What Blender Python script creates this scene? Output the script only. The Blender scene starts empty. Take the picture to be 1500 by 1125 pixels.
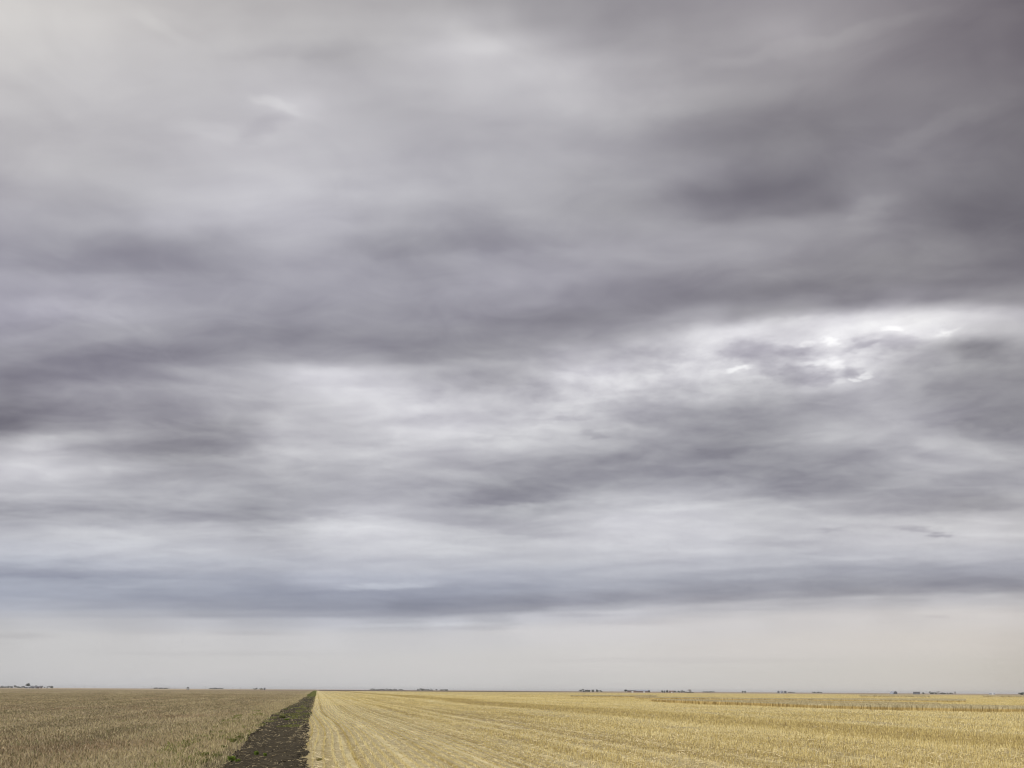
import bpy, math, random
import numpy as np

# ------------------------------------------------------------------ scene, camera, light, exposure
sc = bpy.context.scene
COL = sc.collection
R = math.radians
CAM_H = 2.5                       # eye height: the photographer stands on a small rise / truck bed
F = 1250.0                        # focal length in photograph pixels (1500 wide)
YAW = math.atan(286.0 / F)        # the soil strip runs along +Y, the camera looks this much to its right
ROLL = math.atan(9.5 / 1500.0)
HORIZON_Y = 1011.5                # photograph row of the horizon at the picture's middle

from mathutils import Matrix, Vector
cam_data = bpy.data.cameras.new('camera')
cam = bpy.data.objects.new('camera', cam_data)
COL.objects.link(cam)
sc.camera = cam
cam_data.sensor_width = 36.0
cam_data.lens = 36.0 * F / 1500.0
cam_data.shift_y = (HORIZON_Y - 562.5) / 1500.0
cam_data.clip_start = 0.1
cam_data.clip_end = 40000.0
cam.matrix_world = (Matrix.Translation((0, 0, CAM_H)) @ Matrix.Rotation(-YAW, 4, 'Z')
                    @ Matrix.Rotation(R(90), 4, 'X') @ Matrix.Rotation(ROLL, 4, 'Z'))

SUN_EL, SUN_AZ = R(44), R(-112)   # azimuth from +Y towards +X: high, to the left and behind the camera
WORLD_STRENGTH = 0.1
sun_data = bpy.data.lights.new('sun', 'SUN')
sun_data.energy = 4.0
sun_data.angle = R(20)
sun_data.color = (1.0, 0.955, 0.87)
sun = bpy.data.objects.new('sun', sun_data)
COL.objects.link(sun)
sdir = Vector((math.sin(SUN_AZ) * math.cos(SUN_EL), math.cos(SUN_AZ) * math.cos(SUN_EL), math.sin(SUN_EL)))
sun.rotation_euler = sdir.to_track_quat('Z', 'Y').to_euler()

sc.view_settings.view_transform = 'Standard'
sc.view_settings.look = 'None'
sc.view_settings.exposure = 0.0
sc.view_settings.gamma = 1.0
sc.view_settings.use_curve_mapping = False
sc.render.engine = 'CYCLES'
sc.cycles.max_bounces = 6
sc.cycles.diffuse_bounces = 3
sc.cycles.transmission_bounces = 3
sc.cycles.volume_bounces = 0
sc.cycles.use_adaptive_sampling = True
sc.cycles.adaptive_threshold = 0.012
sc.cycles.adaptive_min_samples = 6
sc.cycles.filter_width = 1.1


# ------------------------------------------------------------------ node helpers
class NT:
    def __init__(self, tree):
        self.t = tree
        self.t.nodes.clear()

    def new(self, kind, **props):
        n = self.t.nodes.new(kind)
        for k, v in props.items():
            setattr(n, k, v)
        return n

    def put(self, sock, v):
        if isinstance(v, bpy.types.NodeSocket):
            self.t.links.new(v, sock)
        elif v is not None:
            if sock.type == 'RGBA' and len(v) == 3:
                v = (*v, 1.0)
            sock.default_value = v

    def math(self, op, a, b=None, c=None, clamp=False):
        n = self.new('ShaderNodeMath', operation=op, use_clamp=clamp)
        for i, v in enumerate((a, b, c)):
            self.put(n.inputs[i], v)
        return n.outputs[0]

    def vec(self, op, a, b=None, scale=None):
        n = self.new('ShaderNodeVectorMath', operation=op)
        self.put(n.inputs[0], a)
        if b is not None:
            self.put(n.inputs[1], b)
        if scale is not None:
            self.put(n.inputs['Scale'], scale)
        return n.outputs['Value'] if op in ('DOT_PRODUCT', 'LENGTH', 'DISTANCE') else n.outputs[0]

    def sep(self, v):
        n = self.new('ShaderNodeSeparateXYZ')
        self.put(n.inputs[0], v)
        return n.outputs

    def comb(self, x, y, z):
        n = self.new('ShaderNodeCombineXYZ')
        for i, v in enumerate((x, y, z)):
            self.put(n.inputs[i], v)
        return n.outputs[0]

    def noise(self, v, scale, detail=4.0, rough=0.55, dist=0.0, color=False, lac=2.0):
        n = self.new('ShaderNodeTexNoise', noise_dimensions='3D')
        self.put(n.inputs['Vector'], v)
        for k, x in (('Scale', scale), ('Detail', detail), ('Roughness', rough), ('Lacunarity', lac), ('Distortion', dist)):
            self.put(n.inputs[k], x)
        return n.outputs['Color' if color else 'Fac']

    def ramp(self, v, a, b, lo=0.0, hi=1.0, smooth=True):
        n = self.new('ShaderNodeMapRange', interpolation_type='SMOOTHSTEP' if smooth else 'LINEAR')
        for i, x in enumerate((v, a, b, lo, hi)):
            self.put(n.inputs[i], x)
        return n.outputs[0]

    def mix(self, f, a, b, blend='MIX'):
        n = self.new('ShaderNodeMix', data_type='RGBA', blend_type=blend)
        self.put(n.inputs[0], f)
        self.put(n.inputs[6], a)
        self.put(n.inputs[7], b)
        return n.outputs[2]

    def curve(self, v, pts):
        n = self.new('ShaderNodeFloatCurve')
        c = n.mapping.curves[0]
        set_curve(c, pts)
        n.mapping.update()
        self.put(n.inputs['Value'], v)
        return n.outputs[0]


def set_curve(c, pts):
    while len(c.points) < len(pts):
        c.points.new(0.5, 0.5)
    for p, (x, y) in zip(c.points, pts):
        p.location = (x, y)
        p.handle_type = 'AUTO_CLAMPED'


def srgb(r, g, b):
    f = lambda c: (c / 12.92 if c <= 0.04045 else ((c + 0.055) / 1.055) ** 2.4)
    return (f(r / 255.0), f(g / 255.0), f(b / 255.0))


# ------------------------------------------------------------------ sky: overcast cloud decks over a physical sky
# brightness of the cloud decks by bearing (columns) and height above the horizon (rows); some lens vignetting painted in at upper right
SKY_X=[-60, 0, 60, 120, 180, 240, 300, 360, 420, 480, 540, 600, 660, 720, 780, 840, 900, 960, 1020, 1080, 1140, 1200, 1260, 1320, 1380, 1440, 1500, 1560]
SKY_Y=[0, 40, 80, 120, 160, 200, 240, 280, 320, 355, 390, 425, 460, 490, 518, 548, 572, 600, 630, 660, 690, 720, 750, 780, 805, 828, 850, 870, 888, 900, 910, 935, 970, 1012]
SKY=[
[[193.6,193.6,192.2,189.9,187.2,184.0,180.7,177.5,175.1,173.1,171.4,169.3,166.3,162.9,158.6,155.2,152.4,150.2,148.3,146.2,143.3,139.1,133.9,128.5,123.3,118.8,115.2,115.2],[189.6,189.6,188.2,186.0,183.3,180.2,177.0,173.9,171.5,169.6,168.0,166.1,163.1,159.8,155.4,151.8,148.8,146.3,144.0,141.6,138.3,133.9,128.5,122.9,117.6,113.0,109.4,109.4],[188.4,188.4,187.4,185.5,183.1,180.4,177.4,174.7,172.7,171.2,170.0,168.3,165.7,162.6,158.5,155.3,152.6,150.3,148.3,146.1,143.0,138.6,133.4,127.8,122.6,117.9,114.4,114.4]],
[[195.3,195.3,194.5,192.9,190.5,187.4,183.8,180.2,177.7,176.2,176.5,180.3,183.5,177.1,165.2,160.9,156.2,153.0,151.4,150.9,148.9,143.0,135.6,128.6,122.5,116.8,112.3,112.3],[191.5,191.5,190.8,189.2,186.9,183.9,180.4,176.9,174.5,173.1,173.5,177.4,180.6,174.1,162.1,157.6,152.7,149.1,147.1,146.3,144.0,137.9,130.2,123.0,116.8,111.1,106.5,106.5],[190.8,190.8,190.5,189.2,187.2,184.5,181.4,178.3,176.2,175.2,175.8,180.1,183.5,177.3,165.5,161.3,156.6,153.3,151.5,150.8,148.7,142.7,135.1,128.0,121.8,116.1,111.5,111.5]],
[[193.8,193.8,195.1,195.2,193.3,191.1,188.8,186.3,182.4,177.0,180.1,189.2,198.2,196.2,183.8,172.3,161.1,155.7,151.6,152.7,155.6,145.4,135.6,127.9,123.2,118.8,114.8,114.8],[190.4,190.4,191.8,192.0,190.2,188.0,185.9,183.4,179.7,174.4,177.5,186.6,195.5,193.4,180.9,169.1,157.7,151.9,147.4,148.2,150.8,140.4,130.3,122.5,117.7,113.1,109.1,109.1],[190.5,190.5,192.2,192.7,191.2,189.4,187.5,185.4,181.9,176.9,180.3,189.6,198.8,196.9,184.6,173.0,161.7,156.2,151.8,152.8,155.5,145.2,135.2,127.4,122.6,118.1,114.1,114.1]],
[[192.6,192.6,194.5,195.4,194.3,193.5,194.0,196.2,195.7,191.2,188.3,189.9,193.2,194.2,191.1,185.0,173.4,161.8,154.4,150.6,148.4,143.0,136.1,130.5,126.1,121.9,118.0,118.0],[189.6,189.6,191.6,192.5,191.5,190.9,191.5,193.7,193.3,188.8,186.0,187.6,190.8,191.7,188.4,182.0,170.1,158.1,150.4,146.3,143.7,138.1,131.0,125.3,120.8,116.5,112.5,112.5],[190.7,190.7,192.9,194.1,193.3,192.9,193.7,196.2,196.0,191.8,189.2,190.9,194.3,195.4,192.3,186.1,174.3,162.5,154.9,151.0,148.5,142.9,135.9,130.2,125.6,121.4,117.4,117.4]],
[[191.7,191.7,192.8,193.9,195.1,196.4,197.9,203.8,208.6,197.9,187.8,186.4,188.5,189.0,186.9,183.1,174.6,163.9,154.5,147.4,142.6,138.8,135.1,131.7,128.3,124.2,119.9,119.9],[188.9,188.9,190.1,191.3,192.6,194.0,195.6,201.6,206.4,195.8,185.7,184.3,186.3,186.7,184.4,180.4,171.6,160.5,150.8,143.4,138.3,134.2,130.4,126.9,123.4,119.2,114.8,114.8],[190.7,190.7,192.0,193.4,194.9,196.5,198.3,204.5,209.6,199.1,189.3,188.0,190.2,190.8,188.6,184.7,176.0,165.1,155.4,148.1,143.1,139.0,135.2,131.6,128.1,123.9,119.5,119.5]],
[[189.2,189.2,189.8,190.7,193.2,198.0,203.4,202.7,201.0,196.8,191.5,187.9,186.0,184.0,181.1,176.6,169.6,159.4,147.6,139.6,136.3,134.5,133.7,132.4,129.3,124.7,120.0,120.0],[186.5,186.5,187.1,188.1,190.8,195.7,201.2,200.6,199.0,194.9,189.6,186.0,184.0,181.9,178.8,174.2,167.0,156.5,144.4,136.1,132.5,130.5,129.5,128.0,124.9,120.2,115.5,115.5],[188.8,188.8,189.6,190.8,193.6,198.7,204.5,204.1,202.7,198.8,193.7,190.3,188.4,186.5,183.5,178.9,171.7,161.3,149.2,140.9,137.3,135.2,134.2,132.7,129.5,124.8,120.0,120.0]],
[[185.4,185.4,185.0,182.5,184.0,189.7,194.8,197.3,196.9,194.4,190.7,186.8,182.9,179.3,175.8,172.8,169.5,160.2,146.1,135.7,132.4,130.6,135.0,138.7,135.0,125.3,118.3,118.3],[182.7,182.7,182.5,180.1,181.7,187.5,192.7,195.3,195.0,192.6,188.9,185.0,181.1,177.3,173.8,170.5,167.0,157.5,143.2,132.5,129.0,127.0,131.3,134.8,131.0,121.2,114.2,114.2],[186.0,186.0,185.9,183.7,185.6,191.6,197.0,199.8,199.7,197.4,193.9,190.2,186.3,182.6,179.1,175.8,172.3,162.8,148.4,137.6,134.0,131.9,136.1,139.4,135.5,125.7,118.6,118.6]],
[[179.3,179.3,176.7,173.7,174.0,181.1,188.5,192.4,193.1,190.2,185.2,180.6,175.9,172.2,167.8,162.7,160.1,159.4,152.6,139.3,134.0,135.4,141.0,140.8,134.1,125.7,119.2,119.2],[176.7,176.7,174.3,171.4,171.9,179.0,186.5,190.5,191.3,188.5,183.5,178.9,174.1,170.3,165.7,160.5,157.8,156.8,149.8,136.3,130.8,132.1,137.5,137.2,130.4,121.9,115.3,115.3],[181.8,181.8,179.5,176.8,177.5,184.8,192.4,196.6,197.4,194.6,189.7,185.1,180.3,176.4,171.8,166.4,163.6,162.5,155.4,141.7,136.1,137.1,142.5,142.0,135.1,126.5,119.8,119.8]],
[[169.9,169.9,166.1,163.6,165.9,179.6,181.9,184.5,187.6,183.0,171.9,165.2,162.8,162.9,160.3,152.5,148.3,145.9,137.7,131.0,130.3,133.0,138.2,137.0,130.3,124.1,119.7,119.7],[167.5,167.5,163.8,161.4,163.8,177.6,179.9,182.7,185.8,181.2,170.1,163.4,160.9,160.9,158.2,150.3,145.9,143.3,135.0,128.1,127.3,129.9,135.0,133.6,126.8,120.5,116.0,116.0],[174.8,174.8,171.2,168.8,171.3,185.0,187.3,190.1,193.2,188.6,177.4,170.7,168.1,167.9,165.0,156.9,152.2,149.4,140.8,133.8,132.8,135.2,140.1,138.6,131.7,125.2,120.7,120.7]],
[[161.2,161.2,156.4,152.8,152.4,156.4,159.7,167.7,172.7,169.2,157.4,152.3,153.4,156.5,158.9,157.8,155.7,150.7,142.0,135.9,134.4,131.4,145.0,135.8,124.5,121.0,119.0,119.0],[158.8,158.8,154.1,150.6,150.2,154.4,157.8,165.8,170.8,167.3,155.6,150.5,151.5,154.5,156.8,155.5,153.3,148.1,139.3,133.0,131.4,128.2,141.8,132.4,121.1,117.4,115.4,115.4],[167.7,167.7,162.9,159.3,158.8,162.9,166.2,174.2,179.1,175.5,163.7,158.5,159.4,162.1,164.2,162.6,160.0,154.6,145.4,138.9,137.1,133.7,147.1,137.5,126.0,122.3,120.2,120.2]],
[[158.3,158.3,152.0,149.9,149.9,151.7,153.4,161.2,167.7,168.5,163.0,158.5,161.2,165.6,166.0,164.2,161.9,160.1,157.5,153.3,153.1,148.9,146.9,136.6,126.7,123.0,121.3,121.3],[155.9,155.9,149.6,147.6,147.7,149.5,151.4,159.2,165.7,166.6,161.1,156.5,159.2,163.5,163.8,161.8,159.3,157.4,154.7,150.4,150.0,145.8,143.7,133.2,123.3,119.5,117.7,117.7],[165.8,165.8,159.4,157.3,157.2,158.9,160.6,168.3,174.7,175.4,169.8,165.2,167.6,171.8,171.7,169.5,166.6,164.3,161.2,156.6,155.9,151.4,149.0,138.4,128.3,124.3,122.4,122.4]],
[[166.2,166.2,165.7,164.9,164.2,161.3,158.6,159.6,162.0,162.7,160.3,158.6,164.1,171.1,172.5,166.6,160.8,158.2,157.6,158.3,154.1,146.8,140.6,135.4,131.2,128.1,126.1,126.1],[163.6,163.6,163.2,162.5,161.8,159.0,156.4,157.5,160.0,160.7,158.2,156.5,162.0,168.9,170.2,164.1,158.2,155.5,154.8,155.4,151.0,143.6,137.3,132.1,127.8,124.6,122.5,122.5],[174.2,174.2,173.6,172.8,171.9,168.9,166.1,167.0,169.3,169.9,167.3,165.5,170.8,177.5,178.5,172.1,165.8,162.7,161.6,161.7,157.0,149.3,142.7,137.2,132.7,129.3,127.1,127.1]],
[[173.1,173.1,176.4,165.8,161.2,157.4,154.2,152.1,152.7,153.7,152.9,151.5,155.0,160.4,164.3,155.5,150.5,148.3,147.0,145.9,142.2,137.5,133.5,131.4,131.8,131.6,131.2,131.2],[170.4,170.4,173.8,163.3,158.8,155.1,151.9,150.0,150.6,151.7,150.8,149.4,152.8,158.1,162.0,153.1,147.9,145.6,144.2,142.9,139.1,134.4,130.3,128.1,128.4,128.2,127.7,127.7],[181.1,181.1,184.4,173.6,168.9,164.9,161.5,159.3,159.7,160.6,159.6,158.1,161.3,166.5,170.1,161.0,155.5,152.8,151.0,149.3,145.1,140.0,135.5,133.0,133.2,132.8,132.2,132.2]],
[[156.1,156.1,154.3,149.1,145.4,145.6,145.9,144.4,144.7,144.7,147.2,144.1,144.0,145.0,144.3,139.4,144.3,145.2,141.3,138.8,134.4,135.5,135.4,137.4,137.8,137.2,137.7,137.7],[153.4,153.4,151.6,146.5,143.0,143.3,143.7,142.3,142.7,142.7,145.2,142.1,141.9,142.8,142.0,137.0,141.8,142.6,138.6,136.1,131.6,132.6,132.3,134.2,134.6,133.9,134.3,134.3],[163.7,163.7,161.8,156.4,152.5,152.6,152.6,150.9,151.0,150.9,153.2,150.0,149.7,150.5,149.6,144.4,149.0,149.4,145.1,142.1,137.3,137.9,137.3,139.0,139.1,138.3,138.6,138.6]],
[[140.7,140.7,140.5,143.2,145.1,147.2,147.6,150.9,157.1,159.9,160.1,147.7,147.8,149.6,152.3,155.5,160.8,166.2,168.1,150.8,151.8,156.2,148.6,162.3,154.2,151.5,147.9,147.9],[138.0,138.0,137.9,140.7,142.7,145.0,145.6,148.9,155.2,158.0,158.2,145.8,145.9,147.6,150.2,153.3,158.5,163.8,165.7,148.2,149.2,153.5,145.8,159.4,151.2,148.4,144.7,144.7],[147.7,147.7,147.3,149.8,151.5,153.4,153.6,156.6,162.6,165.2,165.3,152.7,152.7,154.4,157.0,159.9,165.0,170.1,171.7,153.9,154.5,158.5,150.5,163.9,155.6,152.6,148.9,148.9]],
[[137.6,137.6,145.4,153.2,156.8,160.7,167.5,174.0,193.0,210.0,203.9,185.9,172.8,167.5,175.2,189.9,189.0,192.9,210.0,216.0,210.6,220.9,214.8,214.8,208.0,204.2,195.7,195.7],[134.9,134.9,142.9,150.9,154.6,158.6,165.5,172.2,191.2,208.2,202.2,184.2,171.1,165.7,173.3,187.9,187.0,190.8,207.8,213.7,208.2,218.4,212.2,212.2,205.2,201.3,192.8,192.8],[143.6,143.6,151.3,159.0,162.3,166.0,172.5,178.9,197.6,214.4,208.2,190.2,177.0,171.6,179.2,193.8,192.8,196.4,213.2,218.9,213.1,223.1,216.7,216.4,209.4,205.4,196.8,196.8]],
[[138.1,138.1,151.3,161.6,165.2,167.3,175.3,179.2,191.7,208.9,211.9,204.2,191.7,176.5,186.0,213.3,212.5,199.4,212.5,217.5,219.1,224.3,222.7,222.2,215.1,192.3,182.9,182.9],[135.5,135.5,148.8,159.3,163.0,165.3,173.4,177.4,190.0,207.3,210.3,202.6,190.1,174.8,184.3,211.5,210.7,197.5,210.5,215.4,216.9,222.1,220.4,219.7,212.6,189.7,180.2,180.2],[143.3,143.3,156.4,166.6,170.0,171.9,179.7,183.4,195.7,212.8,215.7,208.0,195.4,180.1,189.6,216.9,215.9,202.7,215.6,220.3,221.5,226.5,224.6,223.8,216.6,193.6,184.1,184.1]],
[[135.8,135.8,147.4,160.3,164.9,167.4,175.3,178.8,188.8,198.3,207.7,214.9,210.7,200.0,196.0,205.7,207.7,205.5,211.3,210.4,210.3,223.7,217.9,197.5,171.0,143.9,155.9,155.9],[133.3,133.3,145.0,158.1,162.8,165.5,173.5,177.1,187.2,196.8,206.1,213.4,209.2,198.5,194.5,204.1,206.0,203.8,209.5,208.6,208.4,221.7,215.8,195.3,168.7,141.5,153.4,153.4],[140.2,140.2,151.7,164.5,168.9,171.3,179.0,182.4,192.3,201.7,211.0,218.3,214.0,203.3,199.3,209.0,210.9,208.7,214.3,213.2,212.9,226.0,220.0,199.3,172.7,145.5,157.4,157.4]],
[[139.2,139.2,151.5,162.6,167.4,161.6,158.3,172.9,191.9,194.6,202.2,211.8,215.0,206.7,203.4,199.4,194.9,192.7,192.8,187.9,191.3,211.2,206.6,179.0,163.5,151.6,148.5,148.5],[136.9,136.9,149.3,160.6,165.4,159.7,156.6,171.3,190.4,193.2,200.8,210.4,213.6,205.4,202.0,198.0,193.5,191.3,191.3,186.3,189.6,209.4,204.7,176.9,161.3,149.3,146.0,146.0],[142.8,142.8,155.0,166.2,170.9,165.0,161.7,176.2,195.2,197.8,205.3,215.0,218.2,210.0,206.7,202.8,198.2,196.0,196.0,190.9,194.1,213.8,209.0,181.2,165.5,153.5,150.2,150.2]],
[[182.1,182.1,190.7,178.3,166.4,155.8,158.2,174.5,191.7,194.0,197.3,200.8,200.5,196.2,191.3,184.1,178.0,174.7,170.3,167.3,172.3,179.7,188.6,177.8,160.9,155.3,149.7,149.7],[180.1,180.1,188.8,176.5,164.7,154.2,156.7,173.1,190.4,192.7,196.1,199.6,199.3,195.0,190.1,182.9,176.8,173.4,169.0,165.9,170.7,178.0,186.8,175.8,158.8,153.1,147.4,147.4],[185.3,185.3,194.0,181.7,169.7,159.1,161.6,177.9,195.1,197.3,200.7,204.2,204.0,199.7,195.0,187.8,181.7,178.4,173.9,170.8,175.5,182.7,191.4,180.3,163.2,157.4,151.7,151.7]],
[[203.0,203.0,204.1,193.8,187.2,177.0,171.8,175.0,181.0,186.1,189.9,190.3,186.5,180.1,174.4,170.2,167.0,165.1,159.5,155.1,161.5,174.2,178.3,183.3,177.5,156.4,145.9,145.9],[201.6,201.6,202.7,192.4,185.9,175.8,170.6,173.8,179.9,185.1,188.9,189.3,185.5,179.1,173.4,169.2,166.0,164.0,158.3,153.8,160.0,172.6,176.6,181.4,175.5,154.3,143.7,143.7],[206.8,206.8,207.9,197.6,191.1,180.9,175.7,178.9,184.9,190.1,193.9,194.3,190.5,184.2,178.6,174.4,171.2,169.3,163.6,158.9,165.1,177.5,181.4,186.1,180.0,158.7,148.1,148.1]],
[[188.1,188.1,189.0,184.3,178.4,176.1,178.2,171.1,171.8,179.4,187.3,186.6,178.4,167.1,161.5,164.9,169.0,170.4,166.2,160.2,157.1,160.7,166.3,176.0,181.1,175.0,167.7,167.7],[187.2,187.2,188.2,183.4,177.6,175.2,177.4,170.3,171.0,178.7,186.6,185.9,177.7,166.4,160.8,164.1,168.2,169.5,165.2,159.0,155.8,159.3,164.7,174.3,179.2,173.0,165.6,165.6],[192.6,192.6,193.7,189.0,183.2,181.0,183.1,176.0,176.7,184.4,192.2,191.6,183.4,172.1,166.5,169.9,173.9,175.2,170.9,164.6,161.3,164.6,169.8,179.2,184.0,177.6,170.1,170.1]],
[[171.5,171.5,176.2,172.6,170.7,172.9,171.9,163.1,172.8,188.7,198.1,193.7,184.5,172.0,167.9,178.2,188.4,189.7,184.4,175.2,166.4,162.9,161.6,169.8,171.3,172.1,174.1,174.1],[171.0,171.0,175.7,172.0,170.2,172.3,171.3,162.5,172.2,188.1,197.6,193.2,183.9,171.5,167.4,177.5,187.6,188.9,183.4,174.1,165.2,161.5,160.1,168.2,169.6,170.3,172.2,172.2],[177.1,177.1,181.9,178.3,176.4,178.6,177.4,168.5,178.0,193.9,203.3,198.9,189.7,177.3,173.2,183.3,193.3,194.5,188.9,179.6,170.6,166.7,165.2,173.1,174.4,174.9,176.7,176.7]],
[[191.6,191.6,193.0,193.9,193.2,190.1,191.7,183.6,189.3,206.2,209.0,202.0,195.6,190.4,188.4,197.4,210.2,209.3,204.5,192.8,185.1,182.3,180.9,180.2,175.1,167.7,176.3,176.3],[191.7,191.7,193.1,193.9,193.1,189.9,191.4,183.3,189.0,205.8,208.6,201.6,195.2,189.9,187.8,196.7,209.4,208.4,203.5,191.7,183.9,180.8,179.2,178.4,173.1,165.5,174.0,174.0],[197.9,197.9,199.1,199.8,199.0,195.7,197.1,188.9,194.5,211.3,214.0,207.0,200.5,195.2,193.1,201.9,214.6,213.5,208.5,196.6,188.6,185.3,183.3,182.2,176.6,168.7,177.0,177.0]],
[[189.9,189.9,194.4,194.2,194.8,192.5,193.7,188.9,191.1,198.8,201.9,200.0,194.9,192.0,193.1,201.4,208.4,209.5,207.6,199.4,193.8,194.5,195.3,195.5,194.3,203.3,192.5,192.5],[191.2,191.2,195.5,195.1,195.5,193.1,194.1,189.2,191.3,199.0,202.0,200.0,194.9,191.8,192.8,200.9,207.8,208.8,206.8,198.3,192.6,193.1,193.6,193.5,192.2,200.9,189.9,189.9],[199.6,199.6,203.5,202.7,202.8,200.1,200.9,195.8,197.7,205.3,208.3,206.1,200.8,197.5,198.3,206.2,212.9,213.8,211.7,203.2,197.2,197.4,197.4,196.9,195.0,203.3,191.8,191.8]],
[[171.3,171.3,175.9,175.5,179.2,179.5,179.6,179.4,182.6,189.3,190.7,188.6,187.0,186.4,186.9,192.0,196.4,198.7,202.0,195.5,191.0,193.1,198.3,201.3,197.7,201.6,193.9,193.9],[174.2,174.2,178.6,177.9,181.3,181.4,181.2,180.9,183.9,190.5,191.9,189.6,187.8,187.0,187.2,192.1,196.2,198.3,201.5,194.8,190.2,192.0,197.0,199.7,195.9,199.5,191.6,191.6],[185.9,185.9,189.9,188.7,191.8,191.4,190.9,190.2,193.0,199.5,200.6,198.1,195.9,194.6,194.2,198.6,202.4,204.3,207.3,200.5,195.6,197.1,201.6,204.0,199.6,202.7,194.4,194.4]],
[[160.8,160.8,162.2,162.2,163.9,164.1,165.5,165.8,168.7,177.5,176.2,174.4,175.0,176.6,173.8,176.4,178.7,180.8,184.2,182.4,178.8,180.8,186.0,185.2,184.1,187.9,183.2,183.2],[164.5,164.5,165.7,165.6,167.1,167.1,168.4,168.5,171.4,180.1,178.8,176.8,177.3,178.6,175.5,177.7,179.5,181.4,184.5,182.5,178.7,180.4,185.5,184.5,183.3,186.9,182.1,182.1],[178.2,178.2,179.2,178.7,180.0,179.8,180.9,180.9,183.7,192.4,190.9,188.8,188.9,189.7,185.9,187.3,188.6,189.9,192.7,190.3,186.1,187.6,192.3,191.1,189.6,193.1,188.1,188.1]],
[[164.3,164.3,162.4,160.4,160.5,158.1,158.8,155.8,154.8,158.3,159.5,158.4,159.4,160.5,160.4,165.0,164.8,165.5,165.4,164.8,165.8,165.1,168.7,166.8,165.5,170.2,168.8,168.8],[168.1,168.1,166.0,163.8,163.8,161.4,162.0,158.9,158.0,161.5,162.7,161.5,162.3,163.1,162.6,166.8,166.1,166.5,166.1,165.3,166.1,165.2,168.7,166.7,165.3,169.9,168.3,168.3],[182.0,182.0,179.7,177.4,177.2,174.7,175.4,172.5,171.6,175.3,176.4,175.0,175.5,175.8,174.7,178.2,176.9,176.7,175.8,174.7,175.1,173.9,177.2,175.1,173.6,178.1,176.4,176.4]],
[[172.9,172.9,170.9,167.3,166.0,165.1,160.9,157.7,155.5,155.5,155.8,146.8,151.8,154.5,151.5,165.7,157.6,164.8,160.0,159.1,162.8,153.6,154.4,158.0,155.2,157.3,157.1,157.1],[175.6,175.6,173.3,169.6,168.2,167.3,163.2,160.2,158.1,158.2,158.5,149.3,154.0,156.4,152.9,166.7,158.2,165.1,160.1,159.0,162.5,153.2,153.9,157.3,154.4,156.4,156.0,156.0],[187.0,187.0,184.6,180.7,179.4,178.6,174.8,172.1,170.5,170.8,171.1,161.7,165.9,167.7,163.6,176.8,167.7,174.0,168.7,167.4,170.7,161.2,161.7,164.9,161.8,163.5,162.9,162.9]],
[[180.5,180.5,180.6,175.2,174.3,175.1,166.2,167.7,168.2,168.5,166.2,162.7,163.6,164.5,161.2,177.1,173.7,176.2,168.2,167.2,170.3,165.2,157.7,165.5,167.7,166.6,161.6,161.6],[181.4,181.4,181.5,176.0,175.1,176.0,167.3,169.0,169.8,170.3,167.9,164.3,164.9,165.5,161.7,177.2,173.4,175.6,167.3,166.1,169.2,164.0,156.3,163.9,165.9,164.7,159.5,159.5],[188.8,188.8,189.0,183.7,183.1,184.3,176.2,178.5,179.9,180.8,178.5,174.6,174.7,174.7,170.3,185.2,180.8,182.6,174.0,172.6,175.5,170.1,162.2,169.6,171.4,169.9,164.4,164.4]],
[[186.5,186.5,190.9,187.7,183.0,185.9,189.4,178.9,181.8,189.2,180.0,177.8,191.4,178.8,194.9,190.6,198.0,190.1,183.2,183.6,181.3,179.4,185.2,178.7,189.9,185.3,179.7,179.7],[186.1,186.1,190.4,187.3,182.6,185.7,189.4,179.1,182.4,189.9,180.7,178.5,191.8,178.8,194.5,189.7,196.8,188.5,181.4,181.6,179.2,177.1,182.8,176.1,187.1,182.3,176.4,176.4],[190.0,190.0,194.7,192.0,187.8,191.4,195.6,186.0,189.9,198.0,189.0,186.5,199.4,185.9,201.0,195.7,202.2,193.5,186.1,186.1,183.5,181.2,186.6,179.6,190.2,185.1,178.9,178.9]],
[[194.0,194.0,198.9,198.7,197.1,200.5,201.6,198.1,200.3,203.0,199.2,198.6,201.4,200.4,206.7,208.2,209.2,207.7,206.0,207.8,203.3,203.3,206.8,203.2,207.6,209.0,204.0,204.0],[192.5,192.5,197.4,197.1,195.3,198.7,199.8,196.4,198.7,201.5,197.7,197.0,199.6,198.3,204.2,205.3,205.9,204.1,202.1,203.6,198.9,198.6,201.8,198.0,202.1,203.2,197.9,197.9],[193.2,193.2,198.1,197.9,196.3,199.9,201.1,198.0,200.5,203.6,199.9,199.3,201.7,200.2,205.7,206.4,206.7,204.5,202.3,203.5,198.4,197.7,200.4,196.1,199.7,200.3,194.7,194.7]],
[[195.2,195.2,197.3,198.3,198.2,199.6,200.6,200.3,200.4,200.8,201.5,202.5,203.0,203.4,204.4,206.3,207.6,207.0,206.4,207.6,207.7,207.9,207.9,207.5,207.8,205.5,199.9,199.9],[194.0,194.0,196.0,196.9,196.7,198.0,198.9,198.6,198.7,198.9,199.6,200.4,200.7,200.9,201.6,203.1,204.0,202.9,201.9,202.6,202.4,202.3,201.9,201.2,201.2,198.5,192.8,192.8],[194.6,194.6,196.6,197.4,197.1,198.2,199.0,198.6,198.7,198.8,199.3,199.8,199.9,199.7,200.2,201.5,202.1,200.7,199.4,199.6,198.9,198.2,197.3,196.0,195.4,192.3,186.2,186.2]],
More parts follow.
